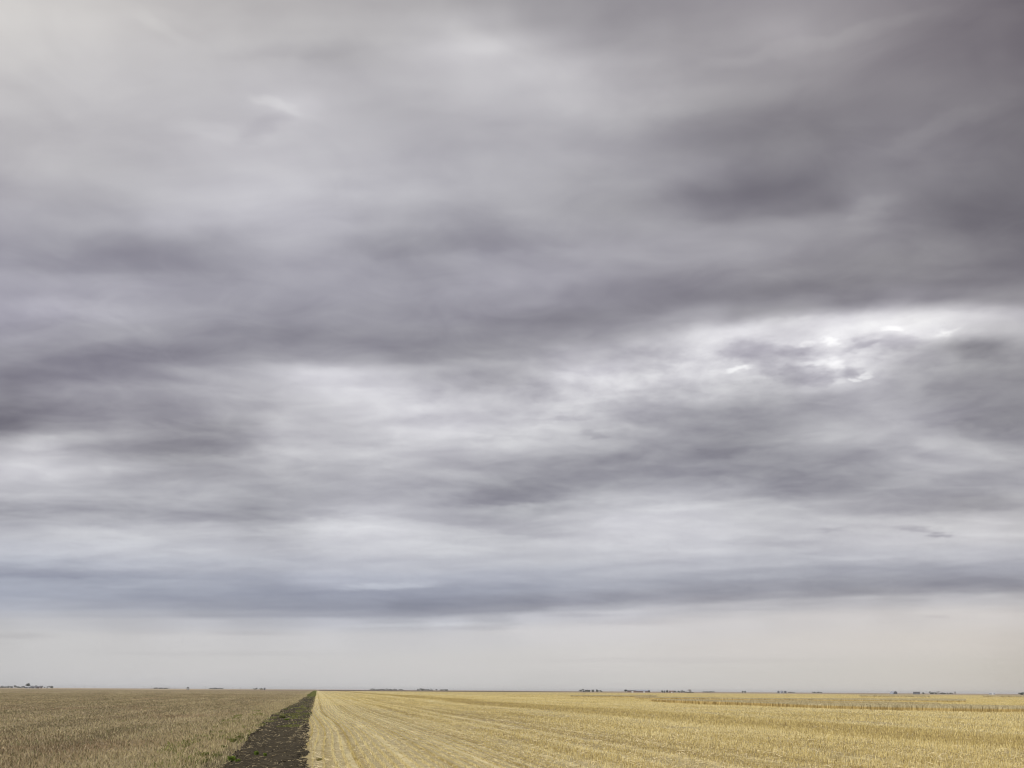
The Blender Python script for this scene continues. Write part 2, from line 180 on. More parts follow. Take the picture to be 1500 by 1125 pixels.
[[190.1,190.1,192.9,194.7,195.6,196.1,195.9,194.5,194.1,196.4,198.2,199.4,199.8,199.3,198.0,199.3,201.3,202.2,202.3,201.9,201.6,201.5,201.9,201.9,200.8,197.8,194.0,194.0],[189.3,189.3,192.1,193.9,194.7,195.1,194.9,193.5,193.1,195.3,196.9,198.0,198.1,197.4,196.0,197.0,198.8,199.4,199.1,198.2,197.6,197.2,197.2,196.8,195.3,192.0,187.9,187.9],[191.2,191.2,193.9,195.6,196.3,196.6,196.2,194.7,194.0,196.0,197.3,197.8,197.5,196.4,194.7,195.4,196.7,196.7,195.8,194.3,193.1,192.1,191.5,190.4,188.3,184.3,179.8,179.8]]]


RAG = 0.3
# cloud banks with a soft top and a firmer base: (x, y of the base, half width, rise, fall, tilt, brightness step)
PUFFS = [
    (1060, 466, 300, 60, 9, -5.5, -9), (1330, 452, 230, 50, 8, -2, -9), (600, 523, 290, 50, 8, -1, -7), (190, 556, 110, 40, 9, 0, -8),
    (40, 630, 115, 38, 8, 0, -16), (160, 612, 140, 24, 8, 0, -7), (250, 612, 60, 25, 8, 0, -6), (255, 660, 122, 24, 8, 0, -13), (345, 660, 32, 14, 7, 0, -6),
    (60, 746, 115, 14, 5, 0, -9), (330, 760, 190, 22, 5, -2, -12), (600, 735, 110, 18, 6, 5, -8), (740, 734, 92, 20, 5, -3, -20), (720, 774, 120, 20, 5, 8, -12),
    (950, 690, 150, 45, 12, -10, -9), (1080, 656, 130, 40, 12, -10, -12), (1105, 722, 155, 28, 8, -4, -16), (1190, 700, 90, 20, 7, -8, -8),
    (1375, 742, 130, 35, 10, -3, -14), (1420, 616, 190, 36, 9, 3, -14), (1442, 514, 75, 18, 16, 0, -14),
    (1096, 514, 36, 18, 20, 0, -40), (1162, 514, 32, 13, 11, 0, -36), (1168, 548, 62, 18, 15, 4, -42), (1256, 506, 28, 11, 9, -10, -36), (1312, 504, 42, 14, 11, 0, -34),
    (1245, 546, 14, 8, 7, 0, -28), (1340, 530, 44, 18, 14, 0, -12),
    (1172, 502, 17, 6, 6, 0, 24), (1207, 499, 10, 7, 6, 0, 24), (1188, 532, 20, 5, 4, 0, 24), (1220, 532, 12, 8, 12, 0, 24), (1222, 558, 11, 7, 6, 0, 26), (1072, 542, 11, 5, 5, 0, 30),
    (1246, 557, 8, 3, 3, 0, 28), (1264, 551, 10, 5, 4, 0, 28), (1312, 481, 16, 4, 4, 0, 20), (1386, 485, 17, 4, 6, 0, 22),
    (655, 562, 55, 17, 13, 0, -17), (625, 581, 30, 12, 11, 0, -13), (555, 562, 50, 15, 11, 0, -9), (780, 577, 42, 16, 12, 0, -16), (840, 541, 50, 17, 9, 8, -15), (935, 536, 62, 22, 13, -6, -22),
    (960, 516, 44, 14, 10, -10, -9), (800, 617, 72, 5, 3, -5, -11), (740, 642, 70, 4, 3, -3, -7), (870, 636, 16, 6, 5, 0, -16),
    (70, 842, 150, 11, 5, 1, -15), (440, 900, 270, 40, 4, 0, -10), (720, 894, 170, 30, 4, -1, -8), (825, 884, 62, 9, 5, 0, -10), (555, 860, 68, 6, 4, -2, 20), (230, 896, 200, 6, 6, 0, 6),
    (1000, 880, 130, 18, 5, -1, -8), (1240, 870, 220, 28, 4, -2, -10), (1420, 857, 90, 18, 8, 0, -8), (1485, 868, 32, 15, 8, 8, -10), (1100, 845, 62, 5, 4, -2, 8), (1250, 818, 62, 4, 3, 0, 7),
    (1340, 776, 29, 5, 4, 4, -22), (1376, 785, 18, 4, 3, 0, -30), (1220, 776, 20, 3, 3, -4, -13), (1170, 796, 62, 6, 4, 0, -8),
    (30, 932, 46, 5, 4, 0, -9), (220, 926, 50, 8, 3, 0, -5), (370, 928, 60, 4, 3, 1, -8), (620, 915, 115, 3, 3, -1, 10), (690, 921, 62, 3, 3, 0, -6), (930, 912, 70, 6, 4, 0, -9),
    (850, 901, 62, 3, 3, 0, -9), (1370, 903, 17, 2, 2, 0, -8), (1090, 893, 62, 2, 2, 0, -6), (330, 958, 160, 4, 3, 0, -4), (1000, 968, 260, 5, 3, 0, -4),
    (150, 790, 120, 14, 10, 0, 5), (500, 768, 90, 14, 12, -3, 8), (398, 154, 46, 9, 8, 17, 12), (300, 190, 75, 12, 14, 8, 7), (382, 184, 42, 10, 8, -14, -9), (352, 203, 18, 10, 9, 0, -7), (440, 76, 110, 14, 10, -3, -7), (228, 36, 42, 8, 10, 30, 6), (690, 62, 40, 22, 24, 20, 8), (1272, 306, 36, 20, 24, -22, 12), (1355, 190, 95, 14, 14, -26, 9), (1180, 64, 220, 10, 12, -13, 7), (900, 172, 160, 12, 14, -8, 4), (1050, 184, 165, 22, 28, -8, -8), (1130, 262, 200, 30, 22, -10, -6),
    (640, 362, 190, 26, 10, 0, -8), (180, 392, 160, 36, 10, 0, -8), (1060, 305, 170, 30, 18, -5, -8), (100, 452, 110, 16, 12, 3, 10), (980, 120, 190, 22, 14, -4, -6)]
world = bpy.data.worlds.new('World')
sc.world = world
world.use_nodes = True
world.cycles.sampling_method = 'MANUAL'
world.cycles.sample_map_resolution = 256


def build_sky():
    n = NT(world.node_tree)
    out = n.new('ShaderNodeOutputWorld')
    bg = n.new('ShaderNodeBackground')
    bg.inputs['Strength'].default_value = WORLD_STRENGTH
    n.t.links.new(bg.outputs[0], out.inputs['Surface'])
    tc = n.new('ShaderNodeTexCoord')
    d0 = tc.outputs['Generated']
    rot = n.new('ShaderNodeVectorRotate', rotation_type='Z_AXIS')
    n.put(rot.inputs['Vector'], d0)
    rot.inputs['Angle'].default_value = YAW
    d = rot.outputs[0]
    x, y, z = n.sep(d)[:3]
    # cloud plane coordinates: streaks tighten towards the horizon as on a real deck
    zc = n.math('ADD', n.math('MAXIMUM', z, 0.0), 0.10)
    cx, cy = n.math('DIVIDE', x, zc), n.math('DIVIDE', y, zc)
    C = n.comb(cx, cy, 0.0)
    # bearing and height; the deck goes on beyond the picture with the same kind of cloud
    half = math.atan(0.6)
    az = n.math('ARCTAN2', x, y)
    azp = n.math('SUBTRACT', n.math('PINGPONG', n.math('ADD', az, half + 8 * half), 2 * half), half)
    u = n.math('TANGENT', azp)
    hyp = n.math('SQRT', n.math('ADD', n.math('MULTIPLY', x, x), n.math('MULTIPLY', y, y)))
    v = n.math('DIVIDE', z, n.math('MULTIPLY', n.math('MAXIMUM', hyp, 0.02), n.math('COSINE', azp)))
    v = n.math('MINIMUM', v, 1.3)
    px = n.math('MULTIPLY_ADD', u, F, 750.0)
    py = n.math('MULTIPLY_ADD', v, -F, n.math('MULTIPLY_ADD', u, F * math.tan(ROLL), HORIZON_Y))
    # ragged cloud edges
    w1 = n.noise(C, 1.3, 3.0, 0.5, color=True)
    w2 = n.noise(C, 4.2, 3.0, 0.5, color=True)
    w1s, w2s = n.sep(w1), n.sep(w2)
    amp = n.ramp(v, 0.07, 0.45, 0.12, 1.0, False)
    wx = n.math('ADD', n.math('MULTIPLY_ADD', w1s[0], 80.0, -40.0), n.math('MULTIPLY_ADD', w2s[0], 60.0, -30.0))
    wy = n.math('ADD', n.math('MULTIPLY_ADD', w1s[1], 26.0, -13.0), n.math('MULTIPLY_ADD', w2s[1], 26.0, -13.0))
    px0, py0 = px, py
    px = n.math('ADD', px, wx)
    py = n.math('MULTIPLY_ADD', wy, amp, py)
    py = n.math('ABSOLUTE', py)
    # the decks climb towards the right
    skx = [0, 600, 700, 800, 900, 1000, 1100, 1200, 1300, 1400, 1500]
    skv = [0, 0, 10, 23, 30, 50, 63, 73, 80, 83, 87]
    s = n.curve(n.math('DIVIDE', px, 1500.0), [(a / 1500.0, b / 100.0) for a, b in zip(skx, skv)])
    fy = [0, 300, 450, 560, 700, 890, 1010]
    fv = [.5, .7, 1, 1, .5, .4, .3]
    fac = n.curve(n.math('DIVIDE', py, 1010.0), [(a / 1010.0, b) for a, b in zip(fy, fv)])
    ys = n.math('ADD', py, n.math('MULTIPLY', n.math('MULTIPLY', s, 100.0), fac))
    t = n.math('DIVIDE', n.math('ADD', px, 60.0), 1620.0, clamp=True)
    tv = n.comb(t, t, t)
    col = None
    for k, row in enumerate(SKY):
        rc = n.new('ShaderNodeRGBCurve')
        for ch in range(3):
            set_curve(rc.mapping.curves[ch], [((a + 60) / 1620.0, g / 255.0) for a, g in zip(SKY_X, row[ch])])
        rc.mapping.update()
        n.put(rc.inputs['Color'], tv)
        if col is None:
            col = rc.outputs[0]
        else:
            f = n.ramp(ys, float(SKY_Y[k - 1]), float(SKY_Y[k]))
            col = n.mix(f, col, rc.outputs[0])
    # small separate clouds, breaks and lenses: (x, y, half width, half height, tilt, brightness step, ragged)
    w3 = n.sep(n.noise(C, 17.0, 3.0, 0.55, color=True))
    wx3 = n.math('MULTIPLY_ADD', w3[0], 60.0, -30.0)
    wy3 = n.math('MULTIPLY', n.math('MULTIPLY_ADD', w3[1], 34.0, -17.0), amp)
    pv = n.comb(n.math('ADD', wx3, n.math('MULTIPLY_ADD', wx, RAG, px0)), n.math('ADD', wy3, n.math('MULTIPLY_ADD', n.math('MULTIPLY', wy, amp), RAG, py0)), 1.0)
    acc = None
    for k, (bx, by, rx, up, down, tilt, amt) in enumerate(PUFFS):
        if k % 24 == 23:      # chain the batches so that the shader's stack stays small
            pv = n.vec('ADD', pv, n.comb(n.math('MULTIPLY', acc, 1e-6), 0.0, 0.0))
        ca, sa = math.cos(R(tilt)), math.sin(R(tilt))
        p = n.vec('DOT_PRODUCT', pv, (ca / rx, sa / rx, -(ca * bx + sa * by) / rx))
        q = n.vec('DOT_PRODUCT', pv, (-sa / up, ca / up, (sa * bx - ca * by) / up))
        q = n.math('MAXIMUM', n.math('MULTIPLY', q, up / down), n.math('MULTIPLY', q, -1.0))
        r2 = n.math('MULTIPLY_ADD', q, q, n.math('MULTIPLY', p, p))
        g = n.math('POWER', 0.42, n.math('MULTIPLY', r2, n.math('SQRT', r2)))
        acc = n.math('MULTIPLY', g, amt / 255.0) if acc is None else n.math('MULTIPLY_ADD', g, amt / 255.0, acc)
    # soft billows and finer streaks inside the decks
    Cs = n.vec('MULTIPLY', C, (0.7, 1.0, 1.0))
    b1 = n.noise(n.vec('ADD', Cs, (3.1, 7.7, 0)), 2.3, 5.0, 0.5, 0.5)
    b2 = n.noise(n.vec('ADD', Cs, (13.1, 2.7, 4.0)), 8.5, 6.0, 0.58, 0.8)
    soft = n.ramp(v, 0.30, 0.70, 1.0, 0.6)
    lowfade = n.math('MULTIPLY', n.ramp(v, 0.07, 0.12, 0.12, 1.0), n.ramp(v, 0.10, 0.26, 0.45, 1.0))
    lump = n.math('MULTIPLY_ADD', n.ramp(b1, 0.36, 0.64), 0.046, -0.023)
    e = n.math('ADD', n.math('ADD', lump, n.math('MULTIPLY_ADD', b1, 0.06, -0.03)), n.math('MULTIPLY', n.math('MULTIPLY_ADD', b2, 0.135, -0.0675), soft))
    # layered relief: each shelf of cloud is lit on one edge and dark at its base
    Cr = n.vec('ADD', n.vec('MULTIPLY', C, (0.62, 1.0, 1.0)), (5.3, 1.9, 8.0))
    r1 = n.noise(Cr, 2.6, 3.0, 0.45, 0.5)
    r2 = n.noise(n.vec('ADD', Cr, (0.02, 0.075, 0.0)), 2.6, 3.0, 0.45, 0.5)
    relief = n.math('MULTIPLY', n.math('SUBTRACT', r1, r2), 0.36)
    relief = n.math('MAXIMUM', n.math('MINIMUM', relief, 0.055), -0.055)
    e = n.math('MULTIPLY_ADD', relief, n.math('MULTIPLY', n.ramp(v, 0.42, 0.72, 1.0, 0.7), n.ramp(v, 0.10, 0.30, 0.35, 1.0)), e)
    e = n.math('MULTIPLY', e, lowfade)
    # broken, curdled cloud round the bright gap
    gapx = n.math('POWER', n.math('DIVIDE', n.math('SUBTRACT', px, 1100.0), 420.0), 2.0)
    gapy = n.math('POWER', n.math('DIVIDE', n.math('SUBTRACT', ys, 600.0), 62.0), 2.0)
    gap = n.math('POWER', 0.37, n.math('ADD', gapx, gapy))
    e = n.math('MULTIPLY_ADD', n.math('MULTIPLY_ADD', w3[2], 0.24, -0.12), gap, e)
    e = n.math('ADD', e, acc)
    col = n.vec('ADD', col, n.comb(n.math('MULTIPLY', e, 0.97), e, n.math('MULTIPLY', e, 0.90)))
    lin = n.new('ShaderNodeGamma')
    n.put(lin.inputs[0], col)
    lin.inputs[1].default_value = 2.2
    deck = n.vec('SCALE', lin.outputs[0], scale=1.0 / WORLD_STRENGTH)
    sky = n.new('ShaderNodeTexSky', sky_type='NISHITA', sun_disc=False)
    sky.sun_elevation = SUN_EL
    sky.sun_rotation = SUN_AZ
    sky.altitude = 500.0
    n.put(bg.inputs['Color'], n.mix(0.96, sky.outputs[0], deck))


build_sky()


# ------------------------------------------------------------------ building helpers
rng = np.random.default_rng(7)


def at(x, y):
    """ground point (world x, y) seen at a photograph position"""
    drop = y - (HORIZON_Y + (x - 750.0) * math.tan(ROLL))
    f = CAM_H * F / drop
    return polar((x - 750.0) / F * f, f)


def polar(lat, fwd):
    return (lat * math.cos(YAW) + fwd * math.sin(YAW), -lat * math.sin(YAW) + fwd * math.cos(YAW))


def bearing(x, dist):
    """ground point at a distance in the direction of photograph column x"""
    return polar((x - 750.0) / F * dist, dist)


def terrain(x, y):
    x, y = np.asarray(x, float), np.asarray(y, float)
    r = np.hypot(x, y)
    fade = 1.0 - np.clip((r - 260.0) / 500.0, 0, 1)
    near = np.clip((r - 12.0) / 30.0, 0, 1)
    z = (0.075 * np.sin(y / 17.0 + 0.02 * x + 0.9) + 0.06 * np.sin(x / 13.0 + y / 61.0)
         + 0.05 * np.sin(y / 39.0 - x / 27.0 + 2.0) + 0.02 * np.sin(x / 4.1 + y / 33.0 + 1.0))
    return z * fade * near


def vnoise(x, y, seed=0):
    """smooth value noise, numpy"""
    x, y = np.asarray(x, float), np.asarray(y, float)
    xi, yi = np.floor(x).astype(np.int64), np.floor(y).astype(np.int64)
    fx, fy = x - xi, y - yi
    fx, fy = fx * fx * (3 - 2 * fx), fy * fy * (3 - 2 * fy)

    def h(a, b):
        n = (a * 374761393 + b * 668265263 + seed * 982451653) & 0xFFFFFFFF
        n = ((n ^ (n >> 13)) * 1274126177) & 0xFFFFFFFF
        return ((n ^ (n >> 16)) & 0xFFFF) / 65535.0
    return (h(xi, yi) * (1 - fx) * (1 - fy) + h(xi + 1, yi) * fx * (1 - fy)
            + h(xi, yi + 1) * (1 - fx) * fy + h(xi + 1, yi + 1) * fx * fy)


def quad_mesh(name, verts, mat, quads=None, smooth=False):
    """mesh from an (n,4,3) array of loose quads, or verts plus an index array (3 or 4 corners a face)"""
    if quads is None:
        k = verts.shape[1]
        nv = verts.shape[0] * k
        idx = np.arange(nv, dtype=np.int32)
        co = verts.reshape(-1, 3)
    else:
        co = np.asarray(verts, float)
        k = quads.shape[1]
        nv = len(co)
        idx = np.asarray(quads, np.int32).ravel()
    me = bpy.data.meshes.new(name)
    me.vertices.add(nv)
    me.vertices.foreach_set('co', np.ascontiguousarray(co, np.float32).ravel())
    nf = len(idx) // k
    me.loops.add(len(idx))
    me.loops.foreach_set('vertex_index', idx)
    me.polygons.add(nf)
    me.polygons.foreach_set('loop_start', np.arange(0, len(idx), k, dtype=np.int32))
    me.polygons.foreach_set('use_smooth', np.full(nf, smooth))
    me.update(calc_edges=True)
    me.materials.append(mat)
    return me


def link(name, me, parent=None, loc=None):
    o = bpy.data.objects.new(name, me)
    COL.objects.link(o)
    if parent is not None:
        o.parent = parent
    if loc is not None:
        o.location = loc
    return o


def tag(o, label, cat, group=None, kind=None):
    o['label'] = label
    o['category'] = cat
    if group:
        o['group'] = group
    if kind:
        o['kind'] = kind
    return o


def thing(name, label, cat, loc, rotz=0.0, group=None):
    o = link(name, None, loc=loc)
    o.rotation_euler = (0, 0, rotz)
    return tag(o, label, cat, group)


class Mesh:
    """collects faces for one mesh object"""

    def __init__(self):
        self.v, self.f = [], []

    def face(self, *pts):
        b = len(self.v)
        self.v += [tuple(p) for p in pts]
        self.f.append(tuple(range(b, b + len(pts))))

    def box(self, c, s):
        b = len(self.v)
        for dx in (-1, 1):
            for dy in (-1, 1):
                for dz in (-1, 1):
                    self.v.append((c[0] + dx * s[0] / 2, c[1] + dy * s[1] / 2, c[2] + dz * s[2] / 2))
        for q in ((0, 1, 3, 2), (4, 6, 7, 5), (0, 4, 5, 1), (2, 3, 7, 6), (0, 2, 6, 4), (1, 5, 7, 3)):
            self.f.append(tuple(b + i for i in q))
        return self

    def tube(self, path, radii, n=7):
        b = len(self.v)
        path = [Vector(p) for p in path]
        for i, (p, r) in enumerate(zip(path, radii)):
            t = (path[min(i + 1, len(path) - 1)] - path[max(i - 1, 0)]).normalized()
            a = t.cross(Vector((0.31, 0.95, 0.07))).normalized()
            c = t.cross(a)
            for k in range(n):
                w = 2 * math.pi * k / n
                self.v.append(tuple(p + (a * math.cos(w) + c * math.sin(w)) * r))
        for i in range(len(path) - 1):
            for k in range(n):
                k2 = (k + 1) % n
                self.f.append((b + i * n + k, b + i * n + k2, b + (i + 1) * n + k2, b + (i + 1) * n + k))
        self.f.append(tuple(b + k for k in range(n))[::-1])
        e = b + (len(path) - 1) * n
        self.f.append(tuple(e + k for k in range(n)))
        return self

    def build(self, name, mat, parent=None, smooth=False):
        me = bpy.data.meshes.new(name)
        me.from_pydata(self.v, [], self.f)
        me.update()
        me.materials.append(mat)
        if smooth:
            me.polygons.foreach_set('use_smooth', [True] * len(me.polygons))
        return link(name, me, parent)


# ------------------------------------------------------------------ materials
def material(name):
    m = bpy.data.materials.new(name)
    m.use_nodes = True
    n = NT(m.node_tree)
    out = n.new('ShaderNodeOutputMaterial')
    return m, n, out


def finish(n, out, col, rough=0.85, transl=0.0, bump=None, strength=0.3, dist=0.02, spec=0.2):
    p = n.new('ShaderNodeBsdfPrincipled')
    n.put(p.inputs['Base Color'], col)
    n.put(p.inputs['Roughness'], rough)
    p.inputs['Specular IOR Level'].default_value = spec
    if bump is not None:
        b = n.new('ShaderNodeBump')
        b.inputs['Strength'].default_value = strength
        b.inputs['Distance'].default_value = dist
        n.put(b.inputs['Height'], bump)
        n.t.links.new(b.outputs[0], p.inputs['Normal'])
    sh = p.outputs[0]
    if transl > 0:
        tr = n.new('ShaderNodeBsdfTranslucent')
        n.put(tr.inputs[0], col)
        mx = n.new('ShaderNodeMixShader')
        mx.inputs[0].default_value = transl
        n.t.links.new(sh, mx.inputs[1])
        n.t.links.new(tr.outputs[0], mx.inputs[2])
        sh = mx.outputs[0]
    n.t.links.new(sh, out.inputs['Surface'])


def pos(n):
    return n.new('ShaderNodeNewGeometry').outputs['Position']


def island(n):
    return n.new('ShaderNodeNewGeometry').outputs['Random Per Island']


STRAW_PALE = (0.79, 0.69, 0.38)
STRAW_GOLD = (0.63, 0.51, 0.20)
STRAW_DARK = (0.40, 0.31, 0.13)


def wheat_tone(n):
    """colour of the cut grain by place: combine swaths run along the rows (+Y)"""
    P = pos(n)
    x, y, z = n.sep(P)[:3]
    wig = n.math('MULTIPLY', n.ramp(y, 64.0, 96.0), -0.9)
    xs = n.math('SUBTRACT', x, wig)
    drift = n.noise(n.comb(0.0, n.math('MULTIPLY', y, 0.012), 0.0), 1.0, 2.0)
    xd = n.math('ADD', xs, n.math('MULTIPLY_ADD', drift, 5.0, -2.5))
    # measured swaths: bright chaff rows, duller standing stubble between them
    t = n.math('DIVIDE', xd, 100.0, clamp=True)
    sw = n.curve(t, [(0, .78), (.02, .76), (.03, .9), (.04, .72), (.065, .7), (.08, .78), (.105, .55), (.13, .62), (.155, .45), (.18, .62),
                     (.21, .5), (.24, .66), (.275, .7), (.292, .6), (.30, .2), (.36, .24), (.40, .42), (.45, .66), (.5, .56), (.55, .7), (.6, .6), (.66, .74),
                     (.74, .7), (.80, .5), (.88, .56), (1, .5)])
    st = n.noise(n.comb(n.math('MULTIPLY', xs, 0.55), n.math('MULTIPLY', y, 0.03), 0.0), 1.0, 4.0, 0.6)
    bl = n.noise(P, 0.045, 4.0, 0.6)
    rowv = n.new('ShaderNodeTexWhiteNoise', noise_dimensions='1D')
    n.put(rowv.inputs['W'], n.math('FLOOR', n.math('MULTIPLY_ADD', xs, 1 / 0.36, 0.5)))
    sw = n.math('ADD', sw, n.math('MULTIPLY', n.math('MULTIPLY_ADD', rowv.outputs['Value'], 0.8, -0.4), n.ramp(x, 8.0, 30.0, 1.0, 0.25)))
    tr = None
    for tx, tw in ((3.05, 0.3), (1.15, 0.2), (5.6, 0.16), (8.3, 0.22), (11.2, 0.34), (13.1, 0.34), (19.4, 0.4), (22.6, 0.45)):
        k = n.ramp(n.math('ABSOLUTE', n.math('SUBTRACT', xs, tx)), tw * 0.35, tw, 1.0, 0.0)
        tr = k if tr is None else n.math('MAXIMUM', tr, k)
    patchy = n.noise(n.comb(n.math('MULTIPLY', xs, 1.3), n.math('MULTIPLY', y, 0.12), 2.0), 1.0, 3.0, 0.6)
    tr = n.math('MULTIPLY', tr, n.ramp(patchy, 0.34, 0.66, 0.1, 0.85))
    f = n.math('ADD', n.math('MULTIPLY_ADD', tr, 0.18, sw), n.math('ADD', n.math('MULTIPLY_ADD', st, 0.9, -0.45), n.math('MULTIPLY_ADD', bl, 0.95, -0.475)), clamp=True)
    return P, x, y, f, tr


def wheat_color(n, extra=None):
    P, x, y, f, tr = wheat_tone(n)
    n.track = tr
    if extra is not None:
        f = n.math('ADD', f, extra, clamp=True)
    c = n.mix(n.ramp(f, 0.0, 0.5), STRAW_DARK, STRAW_GOLD)
    c = n.mix(n.ramp(f, 0.35, 1.0), c, STRAW_PALE)
    return P, x, y, c


def pea_color(n, extra=None):
    """left field: brown, pinkish and olive dried stubble"""
    P = pos(n)
    x, y, z = n.sep(P)[:3]
    st = n.noise(n.comb(n.math('MULTIPLY', x, 0.22), n.math('MULTIPLY', y, 0.022), 0.0), 1.0, 5.0, 0.62)
    bl = n.noise(P, 0.11, 5.0, 0.62)
    f = n.math('ADD', n.math('MULTIPLY_ADD', st, 1.05, -0.22), n.math('MULTIPLY', bl, 0.42))
    if extra is not None:
        f = n.math('ADD', f, extra)
    c = n.mix(n.ramp(f, 0.32, 0.56), (0.185, 0.148, 0.078), (0.395, 0.322, 0.188))
    c = n.mix(n.ramp(f, 0.52, 0.80), c, (0.57, 0.48, 0.29))
    red = n.noise(n.comb(n.math('MULTIPLY', x, 0.09), n.math('MULTIPLY', y, 0.04), 5.0), 1.0, 4.0, 0.6)
    c = n.mix(n.ramp(red, 0.5, 0.72, 0.0, 0.45), c, (0.31, 0.19, 0.12))
    grn = n.noise(n.comb(n.math('MULTIPLY', x, 0.16), n.math('MULTIPLY', y, 0.06), 9.0), 1.0, 4.0, 0.65)
    c = n.mix(n.ramp(grn, 0.52, 0.76, 0.0, 0.55), c, (0.20, 0.20, 0.075))
    # paler grass towards the bare strip
    c = n.mix(n.ramp(n.math('ADD', x, n.math('MULTIPLY', bl, 5.0)), -8.5, -2.5, 0.0, 0.75), c, (0.50, 0.42, 0.24))
    return P, x, y, c


def mat_ground():
    m, n, out = material('field_ground')
    P, x, y, wc = wheat_color(n)
    _, _, _, pc = pea_color(n)
    fine = n.noise(P, 2.2, 6.0, 0.7)
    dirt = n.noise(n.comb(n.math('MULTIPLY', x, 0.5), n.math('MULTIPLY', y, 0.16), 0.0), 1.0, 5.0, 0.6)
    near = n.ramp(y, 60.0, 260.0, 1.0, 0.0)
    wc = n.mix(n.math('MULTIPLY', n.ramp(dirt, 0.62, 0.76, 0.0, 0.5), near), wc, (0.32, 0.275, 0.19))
    wc = n.mix(n.math('MULTIPLY', n.ramp(fine, 0.35, 0.68, 0.7, 0.25), near), wc, (0.20, 0.165, 0.105))
    pc = n.mix(n.math('MULTIPLY', n.ramp(fine, 0.35, 0.62, 0.6, 0.0), near), pc, (0.10, 0.08, 0.05))
    wc = n.mix(0.55, wc, (0.20, 0.165, 0.10))
    wc = n.mix(n.math('MULTIPLY', n.track, 0.5), wc, (0.72, 0.63, 0.36))
    pc = n.mix(0.5, pc, (0.12, 0.095, 0.06))
    side = n.ramp(x, -2.4, -2.0, 0.0, 1.0)
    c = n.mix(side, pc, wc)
    soil = n.math('MULTIPLY', n.ramp(x, -3.7, -3.4), n.ramp(x, -0.8, -0.5, 1.0, 0.0))
    c = n.mix(soil, c, (0.045, 0.036, 0.026))
    # far country beyond the two fields: other fields, dull brown and mauve
    far = n.ramp(n.vec('LENGTH', P), 1250.0, 1500.0)
    pat = n.noise(n.comb(n.math('MULTIPLY', x, 0.0011), n.math('MULTIPLY', y, 0.0016), 3.0), 1.0, 2.0, 0.4)
    fc = n.mix(n.ramp(pat, 0.40, 0.6), (0.15, 0.11, 0.08), (0.36, 0.29, 0.19))
    c = n.mix(far, c, fc)
    finish(n, out, c, 0.95, 0.0, fine, 0.6, 0.04, 0.1)
    return m


def mat_blade(kind):
    m, n, out = material(kind)
    r = island(n)
    ex = n.math('MULTIPLY_ADD', r, 0.85, -0.36)
    if kind == 'wheat_stubble':
        P, x, y, c = wheat_color(n, ex)
        wh = n.new('ShaderNodeTexWhiteNoise', noise_dimensions='1D')
        n.put(wh.inputs['W'], n.math('MULTIPLY', r, 731.0))
        c = n.mix(n.ramp(wh.outputs['Value'], 0.86, 0.92, 0.0, 0.75), c, (0.22, 0.16, 0.07))
        finish(n, out, c, 0.7, 0.3, spec=0.25)
    elif kind == 'pea_stubble':
        P, x, y, c = pea_color(n, n.math('MULTIPLY_ADD', r, 0.72, -0.30))
        wh = n.new('ShaderNodeTexWhiteNoise', noise_dimensions='1D')
        n.put(wh.inputs['W'], n.math('MULTIPLY', r, 917.0))
        w = wh.outputs['Value']
        c = n.mix(n.ramp(w, 0.90, 0.94, 0.0, 0.8), c, (0.13, 0.17, 0.05))
        c = n.mix(n.math('MULTIPLY', n.ramp(w, 0.66, 0.70), n.ramp(w, 0.84, 0.88, 0.85, 0.0)), c, (0.095, 0.075, 0.045))
        c = n.mix(n.ramp(w, 0.10, 0.06, 0.0, 0.7), c, (0.60, 0.52, 0.36))
        finish(n, out, c, 0.75, 0.25, spec=0.2)
    return m


def mat_tint(name, a, b, transl=0.0, rough=0.8, lo=0.0, hi=1.0):
    """two tones spread over loose pieces"""
    m, n, out = material(name)
    finish(n, out, n.mix(n.ramp(island(n), lo, hi, smooth=False), a, b), rough, transl, spec=0.2)
    return m


def mat_plain(name, a, b, scale=1.5, rough=0.8, metal=0.0):
    m, n, out = material(name)
    tc = n.new('ShaderNodeTexCoord')
    f = n.noise(tc.outputs['Object'], scale, 5.0, 0.6)
    finish(n, out, n.mix(n.ramp(f, 0.3, 0.7), a, b), rough, 0.0, f, 0.2, 0.05)
    return m


def mat_crop(lo=0.52, hi=0.68):
    m, n, out = material('standing_grain')
    P = pos(n)
    x, y, z = n.sep(P)[:3]
    r = island(n)
    pt = n.noise(P, 0.35, 4.0, 0.6)
    c = n.mix(r, (0.43, 0.315, 0.12), (0.64, 0.50, 0.22))
    c = n.mix(n.ramp(pt, 0.4, 0.62, 0.55, 0.0), c, (0.33, 0.245, 0.10))
    head = n.ramp(z, lo, hi)           # bleached, weathered ears at the tips
    hc = n.mix(r, (0.36, 0.31, 0.18), (0.58, 0.51, 0.33))
    c = n.mix(head, c, hc)
    finish(n, out, c, 0.8, 0.2)
    return m


def mat_soil():
    m, n, out = material('bare_soil')
    P = pos(n)
    f = n.noise(P, 3.0, 8.0, 0.7)
    g = n.noise(P, 0.4, 4.0, 0.6)
    c = n.mix(n.ramp(f, 0.3, 0.7), (0.028, 0.022, 0.013), (0.056, 0.046, 0.028))
    c = n.mix(n.ramp(g, 0.5, 0.75, 0.0, 0.5), c, (0.068, 0.056, 0.037))
    chaff = n.noise(P, 9.0, 4.0, 0.7)
    c = n.mix(n.ramp(chaff, 0.66, 0.74, 0.0, 0.5), c, (0.34, 0.28, 0.17))
    finish(n, out, c, 0.95, 0.0, f, 0.9, 0.05, 0.1)
    return m


